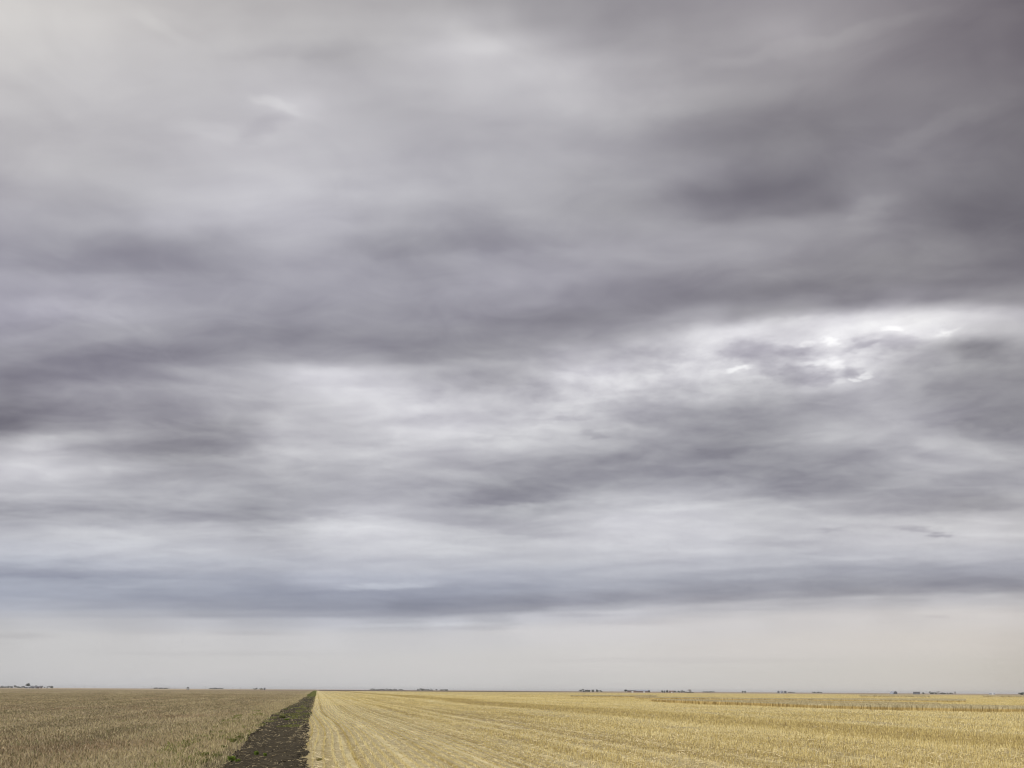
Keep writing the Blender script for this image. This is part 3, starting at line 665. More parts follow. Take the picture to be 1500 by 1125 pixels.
M_GROUND = mat_ground()
M_SOIL = mat_soil()
M_WHEAT = mat_blade('wheat_stubble')
M_PEA = mat_blade('pea_stubble')
M_CROP = mat_crop()
M_CROP_LOW = mat_crop(0.12, 0.5)
M_STRAW = mat_tint('loose_straw', (0.40, 0.31, 0.16), (0.70, 0.60, 0.38), 0.15)
M_WEED = mat_tint('weed_leaves', (0.10, 0.125, 0.035), (0.27, 0.27, 0.085), 0.3)
M_GREEN = mat_tint('fresh_weed_leaves', (0.08, 0.14, 0.02), (0.26, 0.33, 0.06), 0.35)
M_CLOD = mat_plain('soil_clod', (0.020, 0.016, 0.011), (0.056, 0.046, 0.030), 6.0, 0.95)
M_LEAF = mat_tint('tree_leaves', (0.022, 0.030, 0.018), (0.055, 0.066, 0.034), 0.15)
M_BARE = mat_tint('bare_twigs', (0.12, 0.105, 0.09), (0.24, 0.215, 0.19), 0.0)
M_BARK = mat_plain('bark', (0.05, 0.04, 0.032), (0.11, 0.09, 0.07), 3.0, 0.95)
M_WOOD = mat_plain('grey_wood', (0.10, 0.085, 0.07), (0.19, 0.165, 0.14), 4.0, 0.9)
M_STEEL = mat_plain('pale_steel', (0.36, 0.38, 0.41), (0.5, 0.52, 0.55), 0.6, 0.45)
M_STEELD = mat_plain('dark_steel', (0.075, 0.08, 0.095), (0.13, 0.135, 0.15), 0.6, 0.5)
M_RED = mat_plain('rusty_brown_wall', (0.12, 0.075, 0.06), (0.19, 0.12, 0.095), 0.8, 0.85)
M_BLUE = mat_plain('blue_grey_wall', (0.20, 0.22, 0.27), (0.29, 0.31, 0.36), 0.6, 0.7)
M_DOOR = mat_plain('white_door', (0.55, 0.56, 0.57), (0.7, 0.7, 0.7), 0.7, 0.6)
M_PLOUGH = mat_plain('ploughed_soil', (0.055, 0.038, 0.030), (0.10, 0.072, 0.056), 0.02, 0.95)

# ------------------------------------------------------------------ ground
GROUND_R = 12000.0


def build_ground():
    rr = np.concatenate([[0.0], np.geomspace(2.0, GROUND_R, 300)])
    # rings kept fine where the fields can be made out
    na = 420
    th = np.linspace(0, 2 * math.pi, na, endpoint=False)
    X = rr[1:, None] * np.sin(th)[None]
    Y = rr[1:, None] * np.cos(th)[None]
    Z = terrain(X, Y)
    co = np.concatenate([[[0, 0, 0]], np.stack([X, Y, Z], 2).reshape(-1, 3)])
    q = []
    i, j = np.meshgrid(np.arange(len(rr) - 2), np.arange(na), indexing='ij')
    a = 1 + i * na + j
    b = 1 + i * na + (j + 1) % na
    q = np.stack([a, a + na, b + na, b], 2).reshape(-1, 4)[:, ::-1]
    j = np.arange(na)
    tri = np.stack([np.zeros(na, int), 1 + j, 1 + (j + 1) % na, 1 + (j + 1) % na], 1)
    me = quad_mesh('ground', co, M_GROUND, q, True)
    o = link('ground', me)
    tag(o, 'flat farmland running out to the horizon under both fields', 'ground', kind='structure')


build_ground()

# bare strip between the fields
_ED = [15, 27, 36, 45, 60, 78, 105, 142, 312, 700, 1400]
_EL = [-2.6, -2.95, -3.1, -3.5, -3.7, -4.1, -3.9, -3.6, -3.5, -3.4, -3.4]
_ER = [-0.2, -0.28, -0.42, -0.5, -0.6, -0.62, -0.6, -0.55, -0.5, -0.5, -0.5]


def strip_left(y):
    return np.interp(y, _ED, _EL) + 0.35 * (vnoise(np.asarray(y) * 0.5, 3.3, 5) - 0.5) + 0.5 * (vnoise(np.asarray(y) * 0.13, 1.3, 6) - 0.5)


def strip_right(y):
    return np.interp(y, _ED, _ER) + 0.3 * (vnoise(np.asarray(y) * 0.7, 3.3, 7) - 0.5) + 0.35 * (vnoise(np.asarray(y) * 0.09, 2.3, 8) - 0.5) + 0.16 * (vnoise(np.asarray(y) * 2.3, 4.3, 9) - 0.5)


def soil_height(x, y):
    return (0.05 * (vnoise(x * 3.1, y * 3.1, 1) - 0.5) + 0.03 * (vnoise(x * 8.0, y * 8.0, 2) - 0.5)
            + 0.02 * np.sin(x * 4.2 + 0.7 * vnoise(x, y * 0.2, 3)))


def build_strip():
    ys = np.concatenate([np.arange(14, 60, 0.11), np.arange(60, 130, 0.35), np.geomspace(130, 1350, 160)])
    ncol = 46
    t = np.linspace(0, 1, ncol)
    L, Rr = strip_left(ys), strip_right(ys)
    X = L[:, None] + (Rr - L)[:, None] * t[None]
    Y = np.repeat(ys[:, None], ncol, 1)
    edge = np.minimum(1, np.minimum(t, 1 - t) * 9)[None]
    Z = terrain(X, Y) + 0.012 + edge * (0.045 + soil_height(X, Y))
    i, j = np.meshgrid(np.arange(len(ys) - 1), np.arange(ncol - 1), indexing='ij')
    a = i * ncol + j
    q = np.stack([a, a + 1, a + ncol + 1, a + ncol], 2).reshape(-1, 4)
    o = link('soil_path', quad_mesh('soil_path', np.stack([X, Y, Z], 2).reshape(-1, 3), M_SOIL, q, False))
    tag(o, 'dark bare soil strip running to the horizon between the two fields', 'soil strip', kind='structure')


build_strip()


def build_far_field(name, pts, mat, label, z=0.35):
    """low swell of ground with its own crop, far away: a slab that slopes to the ground all round"""
    c = np.mean(np.array(pts), 0)
    m = Mesh()
    n = len(pts)
    outer = [(p[0] + (p[0] - c[0]) * 0.02, p[1] + (p[1] - c[1]) * 0.05, -0.05) for p in pts]
    inner = [(p[0], p[1], z) for p in pts]
    m.v = outer + inner
    for k in range(n):
        m.f.append((k, (k + 1) % n, n + (k + 1) % n, n + k))
    m.f.append(tuple(range(n, 2 * n)))
    o = m.build(name, mat)
    tag(o, label, 'field', kind='structure')


build_far_field('ploughed_field', [bearing(470, 1650), bearing(745, 1500), bearing(860, 2300), bearing(470, 2600)],
                M_PLOUGH, 'thin dark ploughed field along the horizon behind the pale stubble', 0.55)


# ------------------------------------------------------------------ stubble and standing crops (uncountable)
def blades(x, y, h, w, lean=0.25, z0=None, taper=0.55):
    """(n,4,3) loose upright stalk quads"""
    n = len(x)
    a = rng.uniform(0, 2 * math.pi, n)
    cx, cy = np.cos(a) * w / 2, np.sin(a) * w / 2
    lx, ly = rng.normal(0, lean, n) * h, rng.normal(0, lean, n) * h
    z = (terrain(x, y) if z0 is None else z0) - 0.01
    v = np.empty((n, 4, 3))
    v[:, 0] = np.stack([x - cx, y - cy, z], 1)
    v[:, 1] = np.stack([x + cx, y + cy, z], 1)
    v[:, 2] = np.stack([x + lx + cx * taper, y + ly + cy * taper, z + h], 1)
    v[:, 3] = np.stack([x + lx - cx * taper, y + ly - cy * taper, z + h], 1)
    return v


def flats(x, y, ln, w, z0, up=0.25):
    """(n,4,3) straws lying about"""
    n = len(x)
    a = rng.uniform(0, 2 * math.pi, n)
    dx, dy = np.cos(a) * ln / 2, np.sin(a) * ln / 2
    nx, ny = -np.sin(a) * w / 2, np.cos(a) * w / 2
    t = rng.uniform(-up, up, n) * ln / 2
    rl = rng.uniform(-1, 1, n) * w / 2
    v = np.empty((n, 4, 3))
    v[:, 0] = np.stack([x - dx - nx, y - dy - ny, z0 - t - rl], 1)
    v[:, 1] = np.stack([x + dx - nx, y + dy - ny, z0 + t - rl], 1)
    v[:, 2] = np.stack([x + dx + nx, y + dy + ny, z0 + t + rl], 1)
    v[:, 3] = np.stack([x - dx + nx, y - dy + ny, z0 - t + rl], 1)
    v[:, :, 2] += np.abs(t)[:, None] + 0.004
    return v


A0, A1 = -R(31) - R(10), R(31) + R(17)


def sample(n, d0, d1, power):
    """points spread over the seen wedge; density falls with distance"""
    t = rng.random(n)
    k = 1.0 - power
    d = (d0 ** k + t * (d1 ** k - d0 ** k)) ** (1 / k)
    a = rng.uniform(A0, A1, n) + YAW
    return d * np.sin(a), d * np.cos(a), d


def in_poly(x, y, poly):
    r = np.zeros(len(x), bool)
    j = len(poly) - 1
    for i in range(len(poly)):
        xi, yi = poly[i]
        xj, yj = poly[j]
        c = ((yi > y) != (yj > y)) & (x < (xj - xi) * (y - yi) / (yj - yi + 1e-12) + xi)
        r ^= c
        j = i
    return r


# uncut grain left standing in the right field
CROPS = [
    ('front', [at(950, 1028.2), at(1020, 1031.5), at(1100, 1034.5), at(1200, 1039.5), at(1300, 1043), at(1400, 1045), at(1500, 1046), at(1640, 1048), at(1640, 1041),
               at(1500, 1040.5), at(1380, 1036.5), at(1372, 1033.5), at(1240, 1031.5), at(1130, 1030), at(1020, 1028.9)], 0.66),
    ('middle', [at(930, 1023.2), at(1100, 1025.6), at(1300, 1027.4), at(1415, 1028), at(1415, 1026.2), at(1300, 1025.6), at(1100, 1024.4), at(930, 1022.6)], 0.5),
    ('wedge', [at(836, 1020.6), at(900, 1021.0), at(962, 1021.2), at(962, 1019.9), at(900, 1020.2), at(836, 1020.3)], 0.6),
    ('far', [at(1259, 1020.4), at(1362, 1021.6), at(1362, 1020.3), at(1259, 1019.3)], 0.9),
    ('edge', [at(1440, 1021.0), at(1640, 1022.8), at(1640, 1021.2), at(1440, 1020.0)], 0.9),
]


def build_stubble():
    # right field: drilled rows 0.3 m apart
    x, y, d = (np.concatenate(q) for q in zip(sample(940000, 19, 420, 0.62), sample(230000, 400, 1300, 0.9)))
    keep = x > strip_right(y) + 0.02
    x, y, d = x[keep], y[keep], d[keep]
    wig = -0.9 * np.clip((y - 64) / 32, 0, 1) ** 2 * (3 - 2 * np.clip((y - 64) / 32, 0, 1))
    wig2 = 0.12 * np.sin(y / 6.5) * np.clip(1 - x / 12, 0, 1)
    row = np.round((x - wig) / 0.36) * 0.36 + wig + wig2
    loose = rng.random(len(x)) < np.clip((d - 110) / 200, 0.04, 1)
    x = np.where(loose, x, row + rng.normal(0, 0.024, len(x)))
    gaps = vnoise(x * 0.6, y * 0.22, 21)
    track = (np.abs(x - wig - 3.05) < 0.16) | (np.abs(x - wig - 1.15) < 0.1) | (np.abs(x - wig - 5.6) < 0.08) | (np.abs(x - wig - 8.3) < 0.12) | (np.abs(x - wig - 11.2) < 0.22) | (np.abs(x - wig - 13.1) < 0.2) | (np.abs(x - wig - 19.4) < 0.25) | (np.abs(x - wig - 22.6) < 0.25)
    thin = (gaps < 0.2) | (track & (rng.random(len(x)) < 0.6))
    ok = ~(thin & (rng.random(len(x)) < 0.75)) & (x > strip_right(y))
    for nme, poly, hh in CROPS:
        ok &= ~in_poly(x, y, poly)
    x, y, d = x[ok], y[ok], d[ok]
    tall = 0.8 + 0.5 * vnoise(x * 0.11, y * 0.018, 22)
    band = ((x > 29) & (x < 40)) * 0.3
    band = band + 0.22 * np.sin(x * 2 * math.pi / 9.2 + 0.8)
    h = (0.07 + 0.06 * np.clip((x - 8) / 25, 0, 1) + 0.04 * rng.random(len(x))) * (tall + band)
    w = 0.0142 * (d / 30) ** 0.72 * rng.uniform(0.6, 1.5, len(x))
    v = blades(x, y, h, w, 0.2)
    o = link('wheat_stubble', quad_mesh('wheat_stubble', v, M_WHEAT))
    tag(o, 'pale golden cut grain stubble in rows covering the field right of the soil strip', 'stubble', kind='stuff')
    # chaff and straw lying between the rows
    x, y, d = sample(80000, 19, 200, 0.9)
    lump = vnoise(x * 0.5, y * 0.1, 31)
    ok = (x > strip_right(y) + 0.1) & (rng.random(len(x)) < 0.35 + lump)
    x, y, d = x[ok], y[ok], d[ok]
    v = flats(x, y, rng.uniform(0.08, 0.3, len(x)), 0.012 * (d / 30) ** 0.7, terrain(x, y) + rng.uniform(0.0, 0.09, len(x)), 0.4)
    o = link('straw_litter', quad_mesh('straw_litter', v, M_STRAW))
    tag(o, 'loose pale straw and chaff lying among the golden stubble rows', 'straw', kind='stuff')
    # left field
    x, y, d = (np.concatenate(q) for q in zip(sample(1120000, 19, 420, 0.62), sample(230000, 400, 1300, 0.9)))
    keep = x < strip_left(y) - 0.02
    x, y, d = x[keep], y[keep], d[keep]
    g = vnoise(x * 0.3, y * 0.3, 41)
    edge = np.clip((x - strip_left(y) + 3.0) / 3.0, 0, 1)
    h = (0.05 + 0.10 * rng.random(len(x)) ** 1.8) * (0.75 + 0.6 * g) * (1 + 0.5 * edge)
    w = 0.0167 * (d / 30) ** 0.72 * rng.uniform(0.6, 1.6, len(x))
    v = blades(x, y, h, w, 0.38)
    o = link('pea_stubble', quad_mesh('pea_stubble', v, M_PEA))
    tag(o, 'dull brown and olive dry stubble covering the field left of the soil strip', 'stubble', kind='stuff')


build_stubble()

CROP_LABELS = {
    'front': 'broad standing golden grain strip with grey tips, nearest of the uncut strips at right',
    'middle': 'long thin standing grain strip just behind the broad nearest one',
    'wedge': 'short dark standing grain wedge in the middle of the pale field, left of other strips',
    'far': 'short standing grain strip below the domed shed near the horizon',
    'edge': 'low standing grain strip far off at the right edge of the picture',
}


def build_crops():
    for nme, poly, hh in CROPS:
        P = np.array(poly)
        lo, hi = P.min(0), P.max(0)
        area = (hi - lo).prod()
        dist = np.hypot(*P.mean(0))
        n = int(min(1100000, area * 26 * (120 / dist) ** 1.2))
        x = rng.uniform(lo[0], hi[0], n)
        y = rng.uniform(lo[1], hi[1], n)
        k = in_poly(x, y, poly)
        x, y = x[k], y[k]
        if len(x) > 70000:
            x, y = x[:70000], y[:70000]
        d = np.hypot(x, y)
        h = hh * (0.82 + 0.3 * rng.random(len(x))) * (0.85 + 0.3 * vnoise(x * 0.25, y * 0.25, 51))
        v = blades(x, y, h, 0.05 * (d / 100) ** 0.8 * rng.uniform(0.6, 1.5, len(x)), 0.1, taper=1.1)
        o = link('standing_grain', quad_mesh('standing_grain', v, M_CROP if nme == 'front' else M_CROP_LOW))
        tag(o, CROP_LABELS[nme], 'standing grain', 'uncut grain strips', 'stuff')


build_crops()


# ------------------------------------------------------------------ on and along the soil strip
def build_strip_litter():
    # clods: low-poly lumps joined into one mass
    n = 7500
    y = 19 + (300 - 19) * rng.random(n) ** 2.6
    t = rng.random(n)
    t = np.where(rng.random(n) < 0.45, np.where(rng.random(n) < 0.5, t * 0.14, 1 - t * 0.14), t)
    L, Rr = strip_left(y), strip_right(y)
    x = L + (Rr - L) * t
    s = (rng.gamma(1.3, 0.008, n) + 0.006) * (0.7 + y / 90.0)
    oct_ = np.array([[1, 0, 0], [0, 1, 0], [-1, 0, 0], [0, -1, 0], [0, 0, .8], [0, 0, -.8]], float)
    fc = np.array([[0, 1, 4], [1, 2, 4], [2, 3, 4], [3, 0, 4], [1, 0, 5], [2, 1, 5], [3, 2, 5], [0, 3, 5]])
    co = oct_[None] * s[:, None, None] * rng.uniform(0.55, 1.35, (n, 6, 1)) + rng.normal(0, 0.2, (n, 6, 3)) * s[:, None, None]
    z = terrain(x, y) + 0.055 + soil_height(x, y) * np.clip(np.minimum(t, 1 - t) * 9, 0, 1)
    co += np.stack([x, y, z], 1)[:, None]
    f = (fc[None] + 6 * np.arange(n)[:, None, None]).reshape(-1, 3)
    o = link('soil_clods', quad_mesh('soil_clods', co.reshape(-1, 3), M_CLOD, f))
    tag(o, 'dark crumbled soil clods scattered over the bare strip', 'soil clods', kind='stuff')
    # pale straw blown onto the strip, thicker along both edges
    n = 6500
    y = 19 + (300 - 19) * rng.random(n) ** 2.4
    t = rng.random(n)
    e = rng.random(n)
    t = np.where(e < 0.28, 1 - np.abs(rng.normal(0, 0.08, n)), np.where(e < 0.5, np.abs(rng.normal(0, 0.13, n)), t))
    t = np.clip(t, -0.05, 1.05)
    ok = (vnoise(t * 6, y * 0.8, 61) > 0.42) | (rng.random(n) < 0.25)
    y, t = y[ok], t[ok]
    L, Rr = strip_left(y), strip_right(y)
    x = L + (Rr - L) * t
    # a thin trail of straw running down the strip
    k = 130
    a, b = at(443, 1064), at(423, 1092)
    tt = rng.random(k)
    x = np.append(x, a[0] + (b[0] - a[0]) * tt + rng.normal(0, 0.07, k))
    y = np.append(y, a[1] + (b[1] - a[1]) * tt)
    v = flats(x, y, rng.uniform(0.04, 0.16, len(x)), 0.007 * (np.maximum(y, 20) / 30) ** 0.8, terrain(x, y) + 0.07 + np.abs(soil_height(x, y)) * 0.8, 0.3)
    o = link('blown_straw', quad_mesh('blown_straw', v, M_STRAW))
    tag(o, 'pale bits of straw strewn over the dark bare soil strip', 'straw', kind='stuff')


build_strip_litter()


def leafy(px, py, n, r, h, droop=0.6):
    """loose leaf quads of one low weed plant round (0,0)"""
    a = rng.uniform(0, 2 * math.pi, n)
    ln = h * rng.uniform(0.6, 1.3, n)
    rad = r * np.sqrt(rng.random(n)) * 0.6
    bx, by = np.cos(a) * rad, np.sin(a) * rad
    o = rng.uniform(0.2, 1.0, n) * r * 0.7
    tx, ty = bx + np.cos(a) * o, by + np.sin(a) * o
    w = rng.uniform(0.25, 0.5, n) * ln * 0.45
    nx, ny = -np.sin(a) * w, np.cos(a) * w
    v = np.empty((n, 4, 3))
    v[:, 0] = np.stack([bx, by, np.full(n, -0.02)], 1)
    mx, my, mz = (bx + tx) / 2, (by + ty) / 2, ln * 0.75
    v[:, 1] = np.stack([mx + nx, my + ny, mz], 1)
    v[:, 2] = np.stack([tx, ty, ln * rng.uniform(droop, 1.1, n)], 1)
    v[:, 3] = np.stack([mx - nx, my - ny, mz], 1)
    return v + np.array([px, py, 0])


WEEDS = [   # x, y in the photograph, radius, height, label
    (340, 1119.5, 0.15, 0.16, 'bright green bushy weed at the left edge of the bare strip, nearest the camera'),
    (349, 1121, 0.11, 0.10, 'small green weed beside the bushy weed at the strip edge'),
    (376, 1110, 0.11, 0.12, 'yellow-green weed on the bare soil, left one of two close together'),
    (389, 1111.5, 0.08, 0.09, 'small round green weed on bare soil, right one of two close together'),
    (414, 1052.5, 0.32, 0.2, 'wide dark green weed clump on the far left edge of the strip'),
    (420, 1055, 0.25, 0.13, 'low yellow-green weed just in front of the wide dark clump'),
    (300, 1111, 0.18, 0.15, 'dark green weed growing in the left stubble near the bottom'),
    (318, 1113, 0.2, 0.15, 'broad dull green weed patch in left stubble close to the soil strip'),
    (352, 1084, 0.2, 0.17, 'upright olive weed in the left stubble beside the strip'),
    (342, 1089, 0.2, 0.18, 'small olive weed left of the upright one in the stubble'),
    (468, 1117, 0.11, 0.08, 'dark withered weed at the corner of the golden stubble'),
    (328, 1099, 0.12, 0.14, 'little green weed standing in pale grass left of the strip'),
]


def build_weeds():
    for px, py, r, h, label in WEEDS:
        x, y = at(px, py)
        n = int(50 + 200 * r)
        v = leafy(0, 0, n, r, h)
        green = px in (340, 349, 376, 389, 420)
        z = float(terrain(x, y)) + (0.05 if float(strip_left(y)) < x < float(strip_right(y)) else 0.0)
        o = link('weed', quad_mesh('weed', v, M_GREEN if green else M_WEED), loc=(x, y, z))
        tag(o, label, 'weed', 'weeds along the soil strip')
    # low green growth that nobody could count
    parts = []

    def patch(n, y0, y1, t0, t1, h, thr, seed, side=0):
        y = rng.uniform(y0, y1, n)
        t = rng.uniform(t0, t1, n)
        L, Rr = strip_left(y), strip_right(y)
        x = L + (Rr - L) * t
        ok = vnoise(x * 1.1, y * 0.35, seed) > thr
        x, y = x[ok], y[ok]
        parts.append(blades(x, y, h * rng.uniform(0.4, 1.2, len(x)), 0.03 * (y / 40) ** 0.75 * rng.uniform(0.7, 1.5, len(x)), 0.5,
                            terrain(x, y) + 0.05, 0.5))
    patch(3600, 64, 125, 0.05, 1.0, 0.11, 0.62, 71)
    patch(400, 57.0, 61.0, 0.35, 0.85, 0.09, 0.45, 72)
    patch(3800, 300, 640, 0.05, 1.0, 0.5, 0.25, 73)
    patch(2500, 640, 1300, 0.0, 1.0, 0.7, 0.2, 76)
    patch(1200, 110, 300, 0.0, 1.0, 0.16, 0.62, 77)
    patch(2600, 45, 100, -0.9, 0.05, 0.12, 0.60, 74)
    patch(1500, 26, 45, -1.2, 0.02, 0.12, 0.66, 75)
    o = link('weeds', quad_mesh('weeds', np.concatenate(parts), M_WEED))
    tag(o, 'low green weeds spreading over the bare strip and its left margin', 'weeds', kind='stuff')


build_weeds()


# ------------------------------------------------------------------ the far skyline
def crown_quads(n, w, h, z0, size, lobes=6, seed=0):
    g = np.random.default_rng(seed)
    cs = g.normal(0, 1, (lobes, 3)) * np.array([w * 0.24, w * 0.24, h * 0.2]) + np.array([0, 0, z0 + h * 0.5])
    k = g.integers(0, lobes, n)
    p = g.normal(0, 1, (n, 3))
    p /= np.linalg.norm(p, axis=1)[:, None]
    p *= (g.random(n) ** 0.45)[:, None] * np.array([w * 0.34, w * 0.34, h * 0.34])
    c = cs[k] + p
    c[:, 2] = np.maximum(c[:, 2], z0 * 0.6 + 0.1)
    a = g.normal(0, 1, (n, 3))
    b = g.normal(0, 1, (n, 3))
    a /= np.linalg.norm(a, axis=1)[:, None]
    b -= a * (a * b).sum(1)[:, None]
    b /= np.linalg.norm(b, axis=1)[:, None]
    s = size * g.uniform(0.6, 1.4, n)[:, None]
    v = np.stack([c - a * s, c - b * s * 0.7, c + a * s, c + b * s * 0.7], 1)
    return v


def tree(px, dist, wpx, hpx, label, name='tree', group=None, bare=False, seed=1, trunkfrac=0.2):
    x, y = bearing(px, dist)
    m = dist / F
    w, h = wpx * m, hpx * m * 1.05
    root = thing(name, label, 'bush' if name == 'bush' else 'tree', (x, y, 0), 0, group)
    g = random.Random(seed)
    t = Mesh()
    th = h * trunkfrac
    t.tube([(0, 0, -0.1), (0.05 * w, 0, th), (0.0, 0.03 * w, h * 0.7)], [h * 0.035, h * 0.028, h * 0.01])
    for k in range(5):
        a = k * 1.257 + g.random()
        q = w * 0.33
        t.tube([(0, 0, th * (0.9 + 0.25 * k)), (math.cos(a) * q * 0.5, math.sin(a) * q * 0.5, h * (0.45 + 0.05 * k)),
                (math.cos(a) * q, math.sin(a) * q, h * (0.62 + 0.06 * k))], [h * 0.018, h * 0.012, h * 0.004], 5)
    t.build('trunk', M_BARK, root)
    n = 320 if bare else 620
    v = crown_quads(n, w, h * (1 - trunkfrac * 0.8), h * trunkfrac * 0.8, (0.035 if bare else 0.06) * max(w, h), 7, seed)
    link('crown', quad_mesh('crown', v, M_BARE if bare else M_LEAF), root)
    return root


def belt(px0, px1, dist, hpx, label, seed, name='shelterbelt', dark=True, gap=0.0):
    """trees grown together into one low far-off mass"""
    m = dist / F
    L = (px1 - px0) * m
    h = hpx * m * 1.05
    x, y = bearing((px0 + px1) / 2, dist)
    g = np.random.default_rng(seed)
    n = max(3, int(L / (h * 0.7)))
    parts = []
    tr = Mesh()
    for k in range(n):
        cxk = -L / 2 + L * (k + 0.5) / n + g.normal(0, 0.08 * h)
        hk = h * g.uniform(0.72, 1.08)
        wk = max(L / n * 1.35, hk * 0.7)
        v = crown_quads(190, wk, hk * 0.95, 0.08 * hk, 0.085 * hk, 4, seed * 50 + k)
        dy = g.normal(0, h * 0.4)
        parts.append(v + np.array([cxk, dy, 0]))
        tr.tube([(cxk, dy, -0.1), (cxk, dy, hk * 0.5)], [0.03 * hk, 0.015 * hk], 5)
    a = math.atan2(-x, y)
    o = link(name, quad_mesh(name, np.concatenate(parts), M_LEAF), loc=(x, y, 0))
    o.rotation_euler = (0, 0, a)
    tag(o, label, 'trees', kind='stuff')
    tr.build('trunk', M_BARK, o)['kind'] = 'stuff'
    return o


def face_cam(x, y):
    return math.atan2(-x, y)


def shed(px, dist, wpx, hpx, label, wall, roofm, name='farm_shed', depth=9.0, roofrise=0.3, door=True, turn=0.0, group=None):
    """gabled shed, long side towards the camera: walls, roof with eaves, sliding door, two windows"""
    x, y = bearing(px, dist)
    m = dist / F
    W, H = wpx * m, hpx * m
    root = thing(name, label, 'shed', (x, y, 0), face_cam(x, y) + turn, group)
    eave = H * (1 - roofrise)
    D = min(depth, W * 1.4)
    b = Mesh()
    x0, x1, y0, y1 = -W / 2, W / 2, -D / 2, D / 2
    b.face((x0, y0, -.1), (x1, y0, -.1), (x1, y0, eave), (x0, y0, eave))
    b.face((x1, y1, -.1), (x0, y1, -.1), (x0, y1, eave), (x1, y1, eave))
    for xx in (x0, x1):
        b.face((xx, y0, -.1), (xx, y1, -.1), (xx, y1, eave), (xx, 0, H - 0.05), (xx, y0, eave))
    b.build('wall', wall, root)
    r = Mesh()
    o = 0.35
    for s in (-1, 1):
        e = s * (D / 2 + o)
        ez = eave - o * (H - eave) / (D / 2)
        r.face((x0 - o, e, ez), (x1 + o, e, ez), (x1 + o, 0, H), (x0 - o, 0, H))
        r.face((x0 - o, e, ez + .12), (x1 + o, e, ez + .12), (x1 + o, 0, H + .12), (x0 - o, 0, H + .12))
        r.face((x0 - o, e, ez), (x1 + o, e, ez), (x1 + o, e, ez + .12), (x0 - o, e, ez + .12))
    r.build('roof', roofm, root)
    if door:
        d = Mesh()
        d.box((W * 0.12, y0 - 0.05, eave * 0.42), (min(4.0, W * 0.25), 0.08, eave * 0.84))
        d.build('door', M_DOOR, root)
        for k in (-0.32, -0.18):
            Mesh().box((W * k, y0 - 0.03, eave * 0.6), (min(1.2, W * 0.08), 0.05, eave * 0.25)).build('window', M_STEELD, root)
    return root


def arch_shed(px, dist, wpx, hpx, label, shellm, endm, doorm, turn=0.0):
    """rounded steel shed, open arch towards the camera"""
    x, y = bearing(px, dist)
    m = dist / F
    W, H = wpx * m, hpx * m
    root = thing('arched_shed', label, 'shed', (x, y, 0), face_cam(x, y) + turn)
    n = 14
    D = W * 1.6
    s, e = Mesh(), Mesh()
    arc = [(-W / 2 * math.cos(math.pi * k / n), H * math.sin(math.pi * k / n) ** 0.8) for k in range(n + 1)]
    inn = [(a * 0.9, b * 0.9) for a, b in arc]
    for k in range(n):
        (a0, b0), (a1, b1) = arc[k], arc[k + 1]
        (c0, d0), (c1, d1) = inn[k], inn[k + 1]
        s.face((a0, -D / 2, b0), (a1, -D / 2, b1), (a1, D / 2, b1), (a0, D / 2, b0))
        s.face((c0, -D / 2, d0), (a0, -D / 2, b0), (a1, -D / 2, b1), (c1, -D / 2, d1))
        s.face((c0, -D / 2, d0), (c1, -D / 2, d1), (c1, D / 2, d1), (c0, D / 2, d0))
    s.build('shell', shellm, root)
    e.face(*[(a, -D / 2 + 0.4, b) for a, b in inn])
    e.build('end_wall', endm, root)
    e = Mesh()
    e.face(*[(a, D / 2 - 0.4, b) for a, b in inn])
    e.build('end_wall', endm, root)
    Mesh().box((0, -D / 2 + 0.3, H * 0.33), (W * 0.42, 0.12, H * 0.66)).build('door', doorm, root)
    return root


def grain_bin(px, dist, wpx, hpx, label, mat, group=None):
    x, y = bearing(px, dist)
    m = dist / F
    Rr, H = wpx * m / 2, hpx * m
    root = thing('grain_bin', label, 'grain bin', (x, y, 0), face_cam(x, y), group)
    n = 16
    b = Mesh()
    b.tube([(0, 0, -.1), (0, 0, H * 0.72)], [Rr, Rr], n)
    b.build('body', mat, root)
    c = Mesh()
    c.tube([(0, 0, H * 0.71), (0, 0, H * 0.97), (0, 0, H)], [Rr * 1.05, Rr * 0.15, Rr * 0.15], n)
    c.build('roof', mat, root)
    Mesh().box((0, -Rr * 1.01, H * 0.2), (Rr * 0.5, 0.1, H * 0.35)).build('door', M_STEELD, root)
    return root


def pole(px, dist, hpx, label):
    x, y = bearing(px, dist)
    h = hpx * dist / F
    root = thing('utility_pole', label, 'utility pole', (x, y, 0), face_cam(x, y), 'utility poles along the left horizon')
    Mesh().tube([(0, 0, -.1), (0, 0, h)], [0.2, 0.13], 8).build('post', M_WOOD, root)
    Mesh().box((0, -0.15, h - 0.5), (2.2, 0.12, 0.14)).build('crossarm', M_WOOD, root)
    for k in (-0.95, 0.95):
        Mesh().tube([(k, -0.15, h - 0.43), (k, -0.15, h - 0.2)], [0.06, 0.04], 6).build('insulator', M_STEEL, root)


